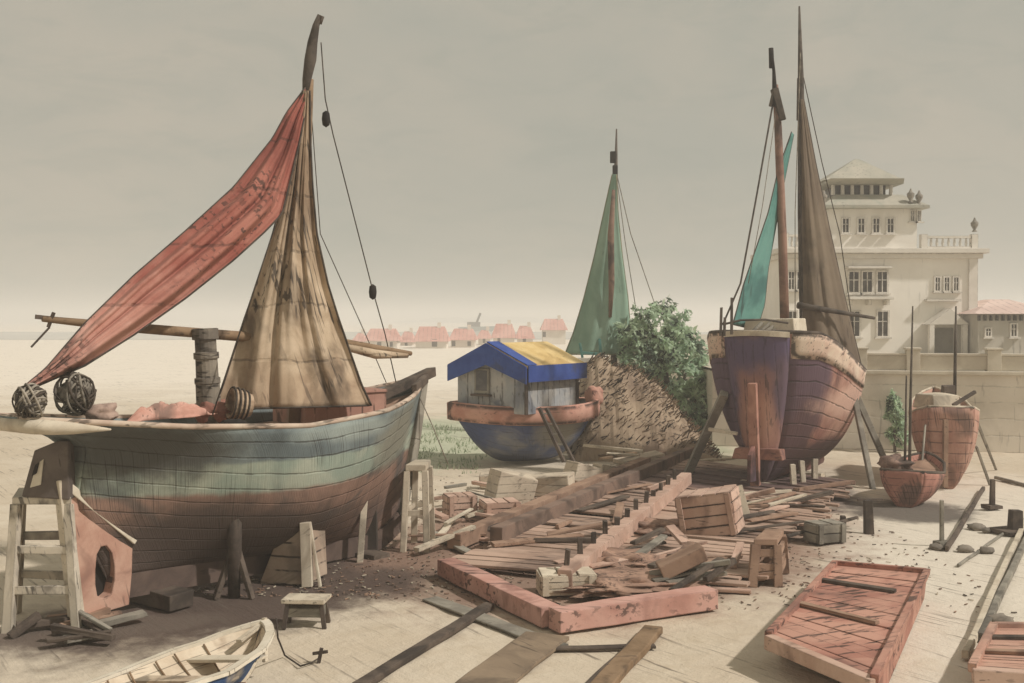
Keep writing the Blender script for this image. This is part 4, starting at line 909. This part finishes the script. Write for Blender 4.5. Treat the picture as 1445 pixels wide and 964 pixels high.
# low house on the right
DL = 60.0
lh = thing('low_house', 'low grey house with a pink hipped roof at the right edge beyond the mansion', 'house', (X0(1425,DL), DL+4, qz))
a, b = X0(1380,DL), X0(1490,DL); ze = Z0(443,DL)
mb = MB(); mb.box(((a+b)/2, DL+4, (qz+ze)/2), (b-a, 8, ze-qz+.1)); mb.build('wall', M('grey_render', (196,188,172), (182,174,158), scale=.4, streak=((0,0,0),(6,6,.7),.35)), lh)
mb = MB(); hip(mb, a-.4, b+.4, DL-.4, DL+8.4, ze, a+2.2, b-1, DL+3.5, DL+4.5, Z0(421,DL)); mb.build('roof', M('pink_tiles', (222,192,178), (212,180,166), scale=.6, seams=(0,.5,.35,.12)), lh)
for k in range(14):
    mb = MB(); mb.box((lerp(a,b,k/13), DL-.12, ze-.22), (.1,.2,.3)); mb.build('eave_bracket', m_pane, lh)
for px, y0, y1, w_ in ((1394,464,474,6),(1430,458,474,7)): window(px, y0, y1, w_, D=DL, parent=lh)

# ------------------------------------------------------------------ slipway of timber
m_deck = M('slipway_planks', (170,134,112), (192,156,132), (124,98,84), scale=.55, streak=((0,0,.45),(1.2,10,10),.85,.53), edges=.03, paint=[((2.2,4.8,.1),(3.4,2.6,2),(102,76,72))], island=.14)  # dark patch puts the red boat's shadow into the plank colour
A0, A1, B0, B1 = G(640,806), G(945,650), G(1200,686), G(1050,836)
sw = thing('slipway', 'wide reddish plank slipway running up to the red boat', 'slipway', (A0+A1+B0+B1)/4)
mb = MB(); nb = 50
for k in range(nb):
    t0 = k/nb; t1 = (k+.93)/nb
    e0, e1 = random.uniform(-.05,.03), random.uniform(-.03,.06)
    if random.random() < .03: continue
    z = .10+random.uniform(-.03,.03)
    def S(t_, u): return lerp(lerp(A0, A1, t_), lerp(B1, B0, t_), u)
    sk = random.uniform(-.006,.006)
    q = [S(t0,e0), S(t1,e0), S(t1+sk,1+e1), S(t0+sk,1+e1)]
    mb.prism([Vector((p.x, p.y, z+random.uniform(-.01,.02))) for p in q], (0,0,.06))
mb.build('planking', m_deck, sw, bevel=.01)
for u in (.06,.5,.94):
    mb = MB(); a = lerp(A0,B1,u); b = lerp(A1,B0,u); mb.bar(a+Vector((0,0,.03)), b+Vector((0,0,.03)), .25, .12); mb.build('bearer', m_dark_wood, sw)
def beam(a, b, w_, h_, mat, label, name='timber_baulk', z0=0.0, group=None, cat='timber', seg=5):
    a = Vector(a); b = Vector(b); a.z = b.z = z0+h_/2; mb = MB(); d = (b-a)
    # a slightly bowed, uneven baulk
    sd = Vector((-d.y, d.x, 0)).normalized(); rows = []
    for i in range(seg*3+1):
        tt = i/(seg*3); c = a.lerp(b, tt)+sd*(.03*noise.noise(Vector((tt*4, a.x, a.y))))
        k = 1+.06*noise.noise(Vector((tt*6, b.x, 2)))
        rows.append([c+sd*w_/2*k-Vector((0,0,h_/2)), c+sd*w_/2*k+Vector((0,0,h_/2*k)), c-sd*w_/2*k+Vector((0,0,h_/2*k)), c-sd*w_/2*k-Vector((0,0,h_/2)), c+sd*w_/2*k-Vector((0,0,h_/2))])
    mb.grid(rows); n = len(mb.v); mb.f.append([0,1,2,3]); mb.mi.append(0); mb.uv.append([(0,0)]*4); e = n-5; mb.f.append([e+3,e+2,e+1,e]); mb.mi.append(0); mb.uv.append([(0,0)]*4)
    return solo(mb, name, mat, label, cat, group=group, bevel=.02)
beam(G(640,775), G(945,645), .34, .34, m_brown_wood, 'long brown launching beam, outer of the two left of the plank slipway', 'launching_beam', z0=.0, group='launching beams')
beam(G(700,775), G(975,650), .30, .34, M('umber_beam', (116,92,78), (140,110,92), (88,70,60), scale=1.2, streak=((0,0,.6),(2,16,16),.6), edges=.03), 'long dark launching beam, inner of the two on the left side of the plank slipway', 'launching_beam', z0=.14, group='launching beams')
pgd = thing('pegged_rail', 'raised timber rail with a row of upright dark pegs across the slipway', 'rail', G(880,770))
a, b = G(796,842,.0), G(968,690,.0)
mb = MB(); mb.bar(a+Vector((0,0,.33)), b+Vector((0,0,.33)), .3, .34, jit=.02); mb.build('beam', m_pink_wood, pgd, bevel=.02)
for k in range(12):
    tt = .04+.078*k; c = a.lerp(b, tt); mb = MB(); mb.bar(c+Vector((-.12,-.12,.30)), c+Vector((-.10+random.uniform(-.03,.03),-.12,.72+random.uniform(-.08,.08))), .10, .10, up=(0,1,0), jit=.015); mb.build('peg', m_dark_wood, pgd, bevel=.01)
beam(G(628,812), G(778,886), .38, .32, m_rose_wood, 'rose painted baulk, left arm of the V in the foreground', group='rose painted baulks', z0=.02)
beam(G(782,892), G(1004,858), .38, .34, m_rose_wood, 'rose painted baulk, right arm of the V in the foreground', group='rose painted baulks', z0=.02)
beam(G(505,975), G(692,858), .20, .10, m_dark_wood, 'narrow dark skid rail on the sand, leftmost of the foreground skids', 'skid_rail', group='skid rails on the sand')
beam(G(662,985), G(772,900), .72, .07, M('olive_brown_plank', (150,126,98), (130,108,84), (98,82,66), scale=1.2, streak=((0,0,.9),(1.2,12,12),.6), edges=.04), 'broad brown skid board on the sand, below the point of the V', 'skid_board', group='skid rails on the sand')
beam(G(842,985), G(922,893), .30, .12, m_spar, 'brown skid rail on the sand, rightmost of the foreground skids', 'skid_rail', group='skid rails on the sand')
beam(G(820,985), G(905,900), .10, .10, m_dark_wood, 'thin dark skid rail lying along the left of the rightmost brown one', 'skid_rail', group='skid rails on the sand')
beam(G(752,918), G(925,914), .14, .05, m_dark_wood, 'thin dark cross plank lying on the sand below the V of baulks', 'plank_and_shade_strip')
beam(G(606,846), G(790,915), .34, .04, m_grey_wood, 'flat grey strip on the sand standing in for the shadow of the left rose baulk', 'plank_and_shade_strip')  # grey strip laid in place of the left baulk's cast shadow

# crates, blocks, debris ---------------------------------------------------------------
def crate(label, px, py, s_, rz, mat, tilt=0.0, name='wooden_crate', slats=4, group=None, z0=0.02, top=1.0):
    g = G(px, py); r = thing(name, label, 'crate', g, 0, group); Rm = Matrix.Rotation(rz,3,'Z') @ Matrix.Rotation(tilt,3,'Y')
    sx, sy, sz = s_; lift = abs(math.sin(tilt))*sx/2
    ctr = g+Vector((0,sy/2,sz/2+z0+lift))
    mb = MB(); mb.box(ctr, (sx-.06, sy-.06, sz-.04), Rm); mb.build('body', m_dark_wood, r)
    mb = MB()
    for k in range(slats):
        z = (-.5+(k+.5)/slats)*sz
        for sgn in (-1, 1):
            mb.box(ctr+Rm @ Vector((0, sgn*sy/2, z)), (sx, .04, sz/slats*.88), Rm, jit=.008); mb.box(ctr+Rm @ Vector((sgn*sx/2, 0, z)), (.04, sy-.05, sz/slats*.88), Rm, jit=.008)
    for k in range(slats):
        x = (-.5+(k+.5)/slats)*sx; mb.box(ctr+Rm @ Vector((x, 0, sz/2)), (sx/slats*.9, sy+.03, .04), Rm, jit=.008)
    mb.build('slats', mat, r, bevel=.008)
    for sgx in (-1, 1):
        mb = MB(); mb.box(ctr+Rm @ Vector((sgx*(sx/2-.08), -sy/2-.04, 0)), (.12, .04, sz), Rm); mb.build('corner_batten', mat, r, bevel=.008)
    return r
crate('big plank crate tilted on the slipway in front of the red boat', 1008, 768, (1.25,1.1,.95), -.35, m_pink_wood, tilt=-.18)
mb = MB(); g = G(1058,742); mb.bar(g+Vector((0,0,0)), P(1042,685,g.y+.3), .16, .08, up=(0,1,0), jit=.015); solo(mb, 'leaning_board', m_pale_wood, 'pale upright board leaning on the right of the tilted plank crate', 'board', bevel=.01)
crate('low pale slatted crate left of the pegged rail behind the V of baulks', 800, 842, (1.0,.6,.36), .10, m_pale_wood, slats=3)
crate('small low crate at the left end of the slipway, near the bow trestle', 648, 730, (.75,.6,.5), .3, m_pink_wood, slats=3)
crate('small reddish crate right of the low one near the houseboat', 705, 735, (.9,.7,.42), .25, m_pink_wood, slats=3)
# tilted trough on a stand
ts = thing('tilted_trough', 'dark tilted trough on a short stand in the middle of the slipway', 'trough', G(968,838))
Dt = G(968,835).y
mb = MB(); mb.bar(P(932,806,Dt), P(992,778,Dt), .55, .26, jit=.02); mb.build('trough', m_brown_wood, ts, bevel=.02)
mb = MB(); mb.bar(P(935,799,Dt-.02), P(988,773,Dt-.02), .40, .06); mb.build('trough_hollow', m_black, ts)
mb = MB(); mb.bar(P(964,842,Dt), P(962,800,Dt), .24, .24, up=(0,1,0)); mb.build('stand', m_dark_wood, ts, bevel=.015)
for a, b in (((975,838),(968,803)), ((952,838),(958,806))):
    mb = MB(); mb.bar(P(a[0]+(8 if a[0] > 960 else -8),a[1]+4,Dt-.2), P(b[0],b[1],Dt), .07, .07, up=(0,1,0)); mb.build('leg', m_dark_wood, ts)
# block trestle at right of slipway
trestle('trestle', 'squat dark-sided block trestle at the right edge of the slipway', [P(1066,770,20.6), P(1096,770,20.6), P(1104,768,21.5), P(1080,768,21.5)], .74, m_brown_wood, foot=.16, spread=.22, rungs=3, plate=.12)
# pale rubble blocks
m_blk = M('pale_masonry_block', (206,188,160), (192,172,146), (168,150,126), scale=1.4, seams=(2,.22,.45,.12), edges=.05, streak=((0,.5,.3),(3,14,14),.5))
for i, (lab, px, py, s_, rz, ty) in enumerate((
    ('large pale squared block below the left side of the houseboat hull', 722, 712, (1.15,.9,.8), .35, .22),
    ('long pale block below the middle of the houseboat hull', 776, 702, (1.35,.8,.62), -.25, -.1),
    ('pale tilted block under the foot of the dark ladder', 822, 685, (1.0,.7,.6), .6, .35),
    ('flat pale slab at the foot of the leaning poles', 905, 660, (1.6,.9,.35), .35, -.12),
    ('pale slab right of the tilted block, nearest the launching beams', 862, 674, (1.1,.6,.34), .5, .18),
    ('small grey block beside the large squared block', 690, 690, (.6,.5,.45), .1, 0))):
    g = G(px, py); mb = MB(); mb.box(g+Vector((0,s_[1]/2,s_[2]*.47)), s_, Matrix.Rotation(rz,3,'Z') @ Matrix.Rotation(ty,3,'Y'), jit=.05); solo(mb, 'masonry_block', m_blk, lab, 'block', group='pale blocks by the houseboat', bevel=.03)
# loose boards
dl = [((604,752),(668,786),.22,'short grey board lying just right of the bow trestle foot',m_grey_wood), ((612,768),(640,735),.16,'short pale board crossing behind the grey one by the bow trestle',m_pale_wood),
      ((655,762),(770,770),.20,'long reddish board at the left edge of the slipway',m_pink_wood), ((905,830),(1060,838),.16,'long reddish board lying at the front edge of the slipway',m_pink_wood),
      ((640,700),(720,722),.24,'reddish board lying in front of the small grey block',m_pink_wood), ((1075,735),(1150,712),.22,'reddish board lying on the slipway right of the tilted crate',m_pink_wood),
      ((1060,725),(1120,706),.16,'narrow brown board on the slipway under the red boat stern',m_brown_wood), ((900,812),(860,800),.5,'small mound-side board near the tilted trough',m_brown_wood),
      ((950,655),(1035,648),.2,'short pale board near the foot of the thick grey prop',m_pale_wood), ((1110,770),(1210,742),.08,'thin dark lath on the pale sand right of the slipway',m_dark_wood)]
for a, b, w_, lab, mt in dl:
    beam(G(*a), G(*b), w_, .07, mt, lab, 'loose_board', z0=.17 if 'slipway' in lab and 'edge' not in lab else .01, cat='board', group='loose boards about the slipway', seg=3)
m_lum = [m_brown_wood, m_pink_wood, m_grey_wood, m_dark_wood, m_pale_wood, m_spar]
def scatter(zone, n, label, group, heads, seed, mats, zr=(.16,.30), lens=(.6,1.9)):
    rnd = random.Random(seed)
    for k in range(n):
        u, v = rnd.random(), rnd.random()
        px = lerp(lerp(zone[0][0], zone[1][0], u), lerp(zone[3][0], zone[2][0], u), v); py = lerp(lerp(zone[0][1], zone[1][1], u), lerp(zone[3][1], zone[2][1], u), v)
        g = G(px, py); h = rnd.choice(heads)+rnd.gauss(0, .22); L = rnd.uniform(*lens); z0 = rnd.uniform(*zr); up_ = rnd.choice((0, 0, .05, .12, .25))
        d = Vector((math.cos(h), math.sin(h), 0))*L/2
        mb = MB(); mb.bar(g-d+Vector((0,0,z0)), g+d+Vector((0,0,z0+up_)), rnd.uniform(.08,.24), rnd.uniform(.04,.10), jit=.018)
        solo(mb, 'timber_offcut', m_lum[rnd.choice(mats)], label, 'timber', group=group, bevel=.01)
scatter([(605,700),(700,690),(790,745),(625,790)], 18, 'short rough timber offcut in the litter between the bow trestle and the pale blocks', 'timber offcuts by the bow trestle', (.2,.9,2.4), 3, (0,0,1,2,3,4), (.05,.25))
scatter([(700,790),(900,690),(950,690),(790,830)], 9, 'rough timber offcut lying on the slipway left of the pegged rail', 'timber offcuts left of the pegged rail', (.1,.95,1.1), 5, (0,0,1,3,5), (.2,.24), (.6,2.4))
scatter([(850,820),(960,740),(1060,800),(1010,850)], 18, 'rough timber offcut heaped round the tilted trough', 'timber offcuts round the tilted trough', (.1,.6,2.2,1.2), 8, (0,0,1,3,2), (.2,.34))
scatter([(1020,730),(1080,690),(1185,695),(1090,775)], 11, 'rough timber offcut on the slipway right of the tilted crate', 'timber offcuts right of the tilted crate', (.1,.3,.5), 13, (0,1,4,3), (.19,.26), (.8,2.2))
scatter([(840,640),(940,600),(985,640),(880,668)], 16, 'weathered board fallen at the foot of the brushwood heap', 'boards at the foot of the brushwood heap', (.2,.5,2.6), 17, (2,4,4,5), (.03,.5), (.9,2.2))
scatter([(10,885),(110,870),(190,885),(60,925)], 14, 'dark splintered offcut in the litter at the foot of the pale lattice trestle', 'dark offcuts at the left', (.4,.7,2.7), 19, (3,3,2,0), (.02,.12), (.4,1.1))
# wood chips and shavings trodden into the sand
mb = MB(); rnd = random.Random(4)
for k in range(4200):
    if rnd.random() < .7: x = rnd.gauss(2.2,3.6); y = rnd.gauss(24,4.5)
    else: x = rnd.gauss(-4.5,2.4); y = rnd.gauss(19.5,2.4)
    if y < 19.2-.1*x or abs(x) > 9: continue
    b = Vector((x, y, gz(x, y)+.012)); a = rnd.uniform(0, PI); L = rnd.uniform(.015,.055); w_ = rnd.uniform(.005,.016)
    d = Vector((math.cos(a), math.sin(a), 0)); e = Vector((-d.y, d.x, 0)); mb.prism([b-d*L-e*w_, b+d*L-e*w_, b+d*L+e*w_, b-d*L+e*w_], (0,0,rnd.uniform(.006,.02)), mi=rnd.choice((0,0,1,2)))
tag(mb.build('wood_chips', [m_brown_wood, m_dark_wood, m_pale_wood]), 'wood chips and shavings trodden into the sand round the slipway', 'wood chips', kind='stuff')
# sawdust mounds
for lab, px, py, r_ in (('low brown sawdust mound beside the pegged rail', 885, 812, (1.0,.8,.35)), ('low dark sawdust mound under the tilted trough', 885, 842, (1.3,.7,.28)), ('low brown mound left of the tilted crate', 925, 760, (.9,.8,.3))):
    g = G(px, py); mb = MB(); mb.lump(g+Vector((0,.3,.14)), (r_[0],r_[1],r_[2]*.55), amp=.42, fr=3.4, seed=px, zmin=-.3, nu=44, nv=30); solo(mb, 'sawdust_mound', M('sawdust', (182,138,112), (150,112,92), (120,92,78), scale=2.6, bump=.9, streak=((.3,.2,.5),(5,22,22),.8,.52)), lab, 'mound', group='sawdust mounds on the slipway', smooth=True)

# ------------------------------------------------------------------ punts / rafts
def punt(label, bl, br, fl, fr, h, mat, tip=None):
    ctr = (bl+br+fl+fr)/4; r = thing('punt', label, 'punt', Vector((ctr.x, ctr.y, 0)), 0, 'flat red punts on the sand')
    U = lambda a, b, u: lerp(a, b, u)
    mb = MB(); n = 16
    for k in range(n):
        t0, t1 = k/n, (k+.955)/n; e = random.uniform(-.01,.012)
        z = h+random.uniform(-.012,.012); q = [U(bl,fl,t0), U(br,fr,t0), U(br,fr,t1), U(bl,fl,t1)]
        mb.prism([Vector((p.x, p.y, z)) for p in q], (0,0,.045))
    mb.build('deck_planks', mat, r, bevel=.008)
    down = lambda p, k=0.0: Vector((p.x, p.y, k))
    ctrd = lambda p: (ctr-p).normalized()*.12
    f = (fl-bl).normalized()
    mb = MB(); bot = [down(p+ctrd(p), .01) for p in (bl, br)]+[down(fr-f*.7, .01), down(fl-f*.7, .01)]; top = [down(p, h-.02) for p in (bl, br, fr, fl)]
    mb.add(bot+top, [(3,2,1,0),(4,5,6,7),(0,1,5,4),(1,2,6,5),(2,3,7,6),(3,0,4,7)]); mb.build('hull', mat, r, bevel=.015)
    for a, b in ((bl, fl), (br, fr)):
        mb = MB(); mb.bar(down(a, h+.07), down(b, h+.07), .11, .12, jit=.01); mb.build('side_rail', mat, r, bevel=.012)
    mb = MB(); mb.bar(down(fl+f*.02, h-.02), down(fr+f*.02, h-.02), .16, .2, jit=.01); mb.build('end_beam', m_pink_wood, r, bevel=.015)
    mb = MB(); mb.bar(down(bl-f*.02, h+.05), down(br-f*.02, h+.05), .1, .14, jit=.01); mb.build('end_beam', mat, r, bevel=.015)
    for tt in (.28, .62):
        mb = MB(); a = U(bl, fl, tt); b = U(br, fr, tt); mb.bar(down(a, h+.075), down(lerp(a,b,.8), h+.075), .12, .05, jit=.01); mb.build('cleat_board', m_dark_wood if tt < .5 else m_brown_wood, r, bevel=.01)
    return r
m_punt = M('red_punt_planks', (178,112,92), (200,140,116), (136,90,76), scale=.9, streak=((0,0,1.1),(10,1.3,10),.8,.54), edges=.035, island=.10)
punt('long red planked punt lying on the sand, left of the two punts', G(1178,800,.42), G(1308,812,.42), G(1084,903,.42), G(1234,966,.42), .42, m_punt)
m_punt2 = M('pale_pink_punt_planks', (208,158,132), (196,140,116), (150,110,94), scale=.8, streak=((0,0,.2),(1.3,10,10),.6,.57), edges=.035, island=.08)
punt('pale pink punt cut off by the right edge of the view', G(1402,890,.3), G(1530,890,.3), G(1372,950,.3), G(1520,960,.3), .30, m_punt2)
# right-hand rails and posts
beam(G(1336,778), G(1388,692), .09, .12, m_dark_wood, 'thin dark slip rail on the sand in front of the rosy boat', 'slip_rail', group='slip rails at the right')
beam(G(1362,930), G(1448,736), .11, .13, m_pale_wood, 'long pale slip rail running down the right side, left of the pair', 'slip_rail', group='slip rails at the right')
beam(G(1384,905), G(1462,736), .11, .13, m_grey_wood, 'long grey slip rail running down the right side, right of the pair', 'slip_rail', group='slip rails at the right')
beam(G(1352,800), G(1420,752), .06, .06, m_grey_wood, 'short thin lath lying between the slip rails', 'slip_rail', group='slip rails at the right')
beam(G(1405,676), G(1450,688), .10, .10, m_grey_wood, 'cross rail beyond the right slip rails', 'slip_rail', group='slip rails at the right')
def post(px, py, ytop, w_, mat, label, base=True):
    g = G(px, py); r = thing('mooring_post', label, 'post', g); zt_ = P(px, ytop, g.y).z
    mb = MB(); mb.bar(g-Vector((0,0,.05)), g+Vector((random.uniform(-.04,.04),0,zt_)), w_, w_, up=(0,1,0), jit=.012, taper=.85); mb.build('post', mat, r, bevel=.015)
    if base:
        mb = MB(); mb.box(g+Vector((0,0,.05)), (w_*3.2, w_*2.6, .1), Matrix.Rotation(.3,3,'Z'), jit=.015); mb.build('base', mat, r, bevel=.01)
post(1226, 752, 706, .20, m_dark_wood, 'thick dark mooring post between the slipway and the small salmon boat', base=False)
post(1400, 718, 676, .13, m_dark_wood, 'dark mooring post with a base in front of the cross rail')
post(1329, 770, 706, .10, m_grey_wood, 'thin grey mooring post with a base below the small salmon boat')
post(1190, 745, 728, .14, m_dark_wood, 'stubby dark mooring post beside the small dark chest', base=False)
post(1432, 752, 720, .28, m_dark_wood, 'thick dark mooring post at the top of the right slip rails')
mb = MB(); mb.bar(P(1210,706,25.9), P(1245,706,25.9), .08, .06, jit=.01); solo(mb, 'cross_bar', m_dark_wood, 'short dark cross bar on top of the thick mooring post', 'bar')
crate('small dark chest on the pale sand right of the slipway', 1168, 768, (.75,.5,.42), .35, m_grey_wood, slats=2, name='wooden_chest')
m_stone = M('beach_stone', (110,100,88), (142,130,114), scale=3)
for i, (lab, px, py, s_) in enumerate((('small dark stone between the thin post and slip rail', 1378, 746, .16), ('tiny dark stone right of the small dark stone', 1392, 750, .10), ('dark stone left of the pale slip rail', 1362, 778, .15), ('flat stone by the pale slip rail middle', 1392, 780, .14), ('dark stone beside the pale pink punt', 1410, 880, .18), ('stone at the foot of the thin grey post', 1322, 775, .13))):
    g = G(px, py); mb = MB(); mb.lump(g+Vector((0,0,s_*.3)), (s_*1.3,s_,s_*.6), amp=.3, seed=i+30, nu=12, nv=8); solo(mb, 'stone', m_stone, lab, 'stone', group='stones on the sand', smooth=True)

# ------------------------------------------------------------------ dinghy in the foreground
ds = Vector((-4.85, 12.3, 0)); db = Vector((-3.40, 15.30, 0)); da = math.atan2(db.y-ds.y, db.x-ds.x); dL = (db-ds).length
dg = thing('dinghy', 'white wooden dinghy with blue bottom at the lower left, bow to the right', 'dinghy', ds, da)
dh = lambda t: .90*interp([(0,.66),(.2,.88),(.45,1),(.7,.84),(.88,.48),(.96,.22),(1,.02)], t)
dk = lambda t: .06+.28*max(0, (t-.8)*5)**2
dsr = lambda t: .62*interp([(0,1.0),(.45,.9),(.8,1.02),(1,1.2)], t)
dx = lambda t, v: lerp(.1+(dL-.35)*t, dL*t, v)
m_dh = M('white_blue_dinghy_paint', (214,202,178), (226,214,190), (178,164,142), scale=1.4, streak=((0,.5,0),(3,20,20),.5,.58), bands=dict(x0=1.6, L=2, curve=.05, wob=.08, list=[(.60,(44,78,132),(56,92,146),.03)]))
m_di = M('dinghy_lining', (208,184,152), (222,202,172), (170,140,110), scale=1.5, coord='UV', streak=((0,0,.2),(1.2,26,1),.7,.57), seams=(1,.2,.6,.06))
RDg = make_hull(dg, 34, 14, dh, dk, dsr, dx, lambda t: interp([(0,.2),(.4,.05),(1,.9)], t), m_dh, railmat=None, transom=m_dh, keelmat=m_pale_wood, keel_w=.06, keel_d=.08)
mb = MB()
for s in (1, -1):
    rows = hull_rows(34, 14, lambda t: dh(t)*.93, lambda t: dk(t)+.06, lambda t: dsr(t)-.01, lambda t, v: dx(t*.97+.012, v), lambda t: interp([(0,.2),(.4,.05),(1,.9)], t), s); mb.grid(rows, 0, lambda a, b: (a/10.0, b/14.0))
mb.build('lining', m_di, dg, smooth=True, local=True)
mb = MB()
pts = [r[-1]+Vector((0,0,.01)) for r in RDg[1]][::-1]+[r[-1]+Vector((0,0,.01)) for r in RDg[-1]]
cl_ = [pts[0]]
for p in pts[1:]:
    if (p-cl_[-1]).length > .02: cl_.append(p)
for p, q in zip(cl_, cl_[1:]): mb.bar(p, q, .12, .05)
mb.build('gunwale', M('white_gunwale', (224,212,188), (210,196,170), scale=2, edges=.014), dg, local=True)
dg.rotation_euler.x = math.radians(-8)
for t_ in (.28,.52,.76):
    i = int(34*t_); y = RDg[1][i][-1].y*.95; z = RDg[1][i][-1].z-.14; x = RDg[1][i][-1].x
    mb = MB(); mb.box((x, 0, z), (.24, 2*y-.02, .04), jit=.006); mb.build('thwart', m_di if t_ < .7 else m_cream, dg, local=True, bevel=.008)
mb = MB()
for k in range(5): mb.box((1.35, -.32+.16*k, .17), (2.1, .12, .025), jit=.006)
mb.build('floor_boards', m_brown_wood, dg, local=True)
for k in range(7):
    t_ = .15+.11*k; i = int(34*t_)
    for s in (1, -1):
        mb = MB(); pts = [Vector((RDg[s][i][j].x, RDg[s][i][j].y*.9, RDg[s][i][j].z+.04)) for j in range(2, 14)]; mb.tube(pts, .014, 5)
        mb.build('frame_rib', m_spar, dg, local=True)
mb = MB(); mb.bar((dL-.55,0,.62),(dL+.02,0,.74), .10,.05); mb.bar((dL-.06,0,.2),(dL+.03,0,.8),.06,.07, up=(1,0,0)); mb.build('stem', m_pale_wood, dg, local=True, bevel=.01)
mb = MB(); pts = [P(390,872,15.45), P(392,900,15.4), G(402,925,.02), G(424,940,.02), G(440,935,.02), G(450,929,.05)]; mb.tube(pts, .014, 6); solo(mb, 'mooring_rope', m_tarred, 'thin dark rope slack on the sand from the dinghy bow to a stake', 'rope', smooth=True)
mb = MB(); g = G(449,934); mb.bar(g-Vector((0,0,.05)), g+Vector((.05,0,.2)), .05, .05, up=(0,1,0)); mb.bar(g+Vector((-.08,0,.12)), g+Vector((.14,0,.15)), .04, .04); solo(mb, 'mooring_stake', m_dark_wood, 'small dark mooring stake in the sand right of the dinghy', 'stake')
# low work bench
st = thing('work_stool', 'low work stool with pale top in the shadow below the big boat', 'stool', G(435,888))
Ds = G(435,884).y
mb = MB(); mb.box(P(432,845,Ds+.1), (.72,.45,.07), Matrix.Rotation(-.1,3,'Z'), jit=.01); mb.build('seat', m_pale_wood, st, bevel=.01)
for dx_, dy_ in ((-.3,-.16),(.3,-.16),(.3,.18),(-.3,.18)):
    c = P(432,845,Ds+.1); mb = MB(); mb.bar(Vector((c.x+dx_*1.1, c.y+dy_*1.2, -.02)), Vector((c.x+dx_*.9, c.y+dy_*.9, c.z-.03)), .07, .07, up=(0,1,0)); mb.build('leg', m_dark_wood, st, bevel=.008)
mb = MB(); c = P(432,862,Ds+.1); mb.box(c, (.56,.3,.16), jit=.02); mb.build('apron', m_grey_wood, st)
# sparse dry grass tufts on the sand by the houseboat
mb = MB()
for k in range(2600):
    a = random.uniform(0, 2*PI); q = random.random()**.5; x = -3.8+4.6*q*math.cos(a); y = 43+9*q*math.sin(a)
    if noise.noise(Vector((x*.8, y*.5, 0))) < .0: continue
    hgt = random.uniform(.06,.22); d = Vector((random.gauss(0,.06), random.gauss(0,.06), hgt)); e = Vector((random.uniform(.01,.025), 0, 0))
    b = Vector((x, y, gz(x, y))); mb.add([b-e, b+e, b+d], [(0,1,2)])
tag(mb.build('grass', M('dune_grass', (142,160,120), (160,174,136), scale=1, bump=0)), 'thin short green grass growing on the sand behind the boats', 'grass', kind='stuff')
hz = bpy.data.materials.new('haze_air'); hz.use_nodes = True; hz.node_tree.nodes.clear(); t = NT(hz.node_tree)
ou = t.n('ShaderNodeOutputMaterial'); pv = t.n('ShaderNodeVolumePrincipled'); pv.inputs['Color'].default_value = lin((250,249,247)); pv.inputs['Density'].default_value = .0020; pv.inputs['Anisotropy'].default_value = .2
t.l(pv.outputs[0], ou.inputs['Volume'])
mb = MB(); mb.box((0, 0, 8.5), (24000, 24000, 20)); tag(mb.build('haze', hz), kind='stuff')
for o in bpy.data.objects:
    if '_m' in o: del o['_m']
sc.cycles.max_bounces = 8; sc.cycles.volume_bounces = 4; sc.cycles.diffuse_bounces = 3; sc.cycles.glossy_bounces = 2
sc.cycles.use_denoising = True
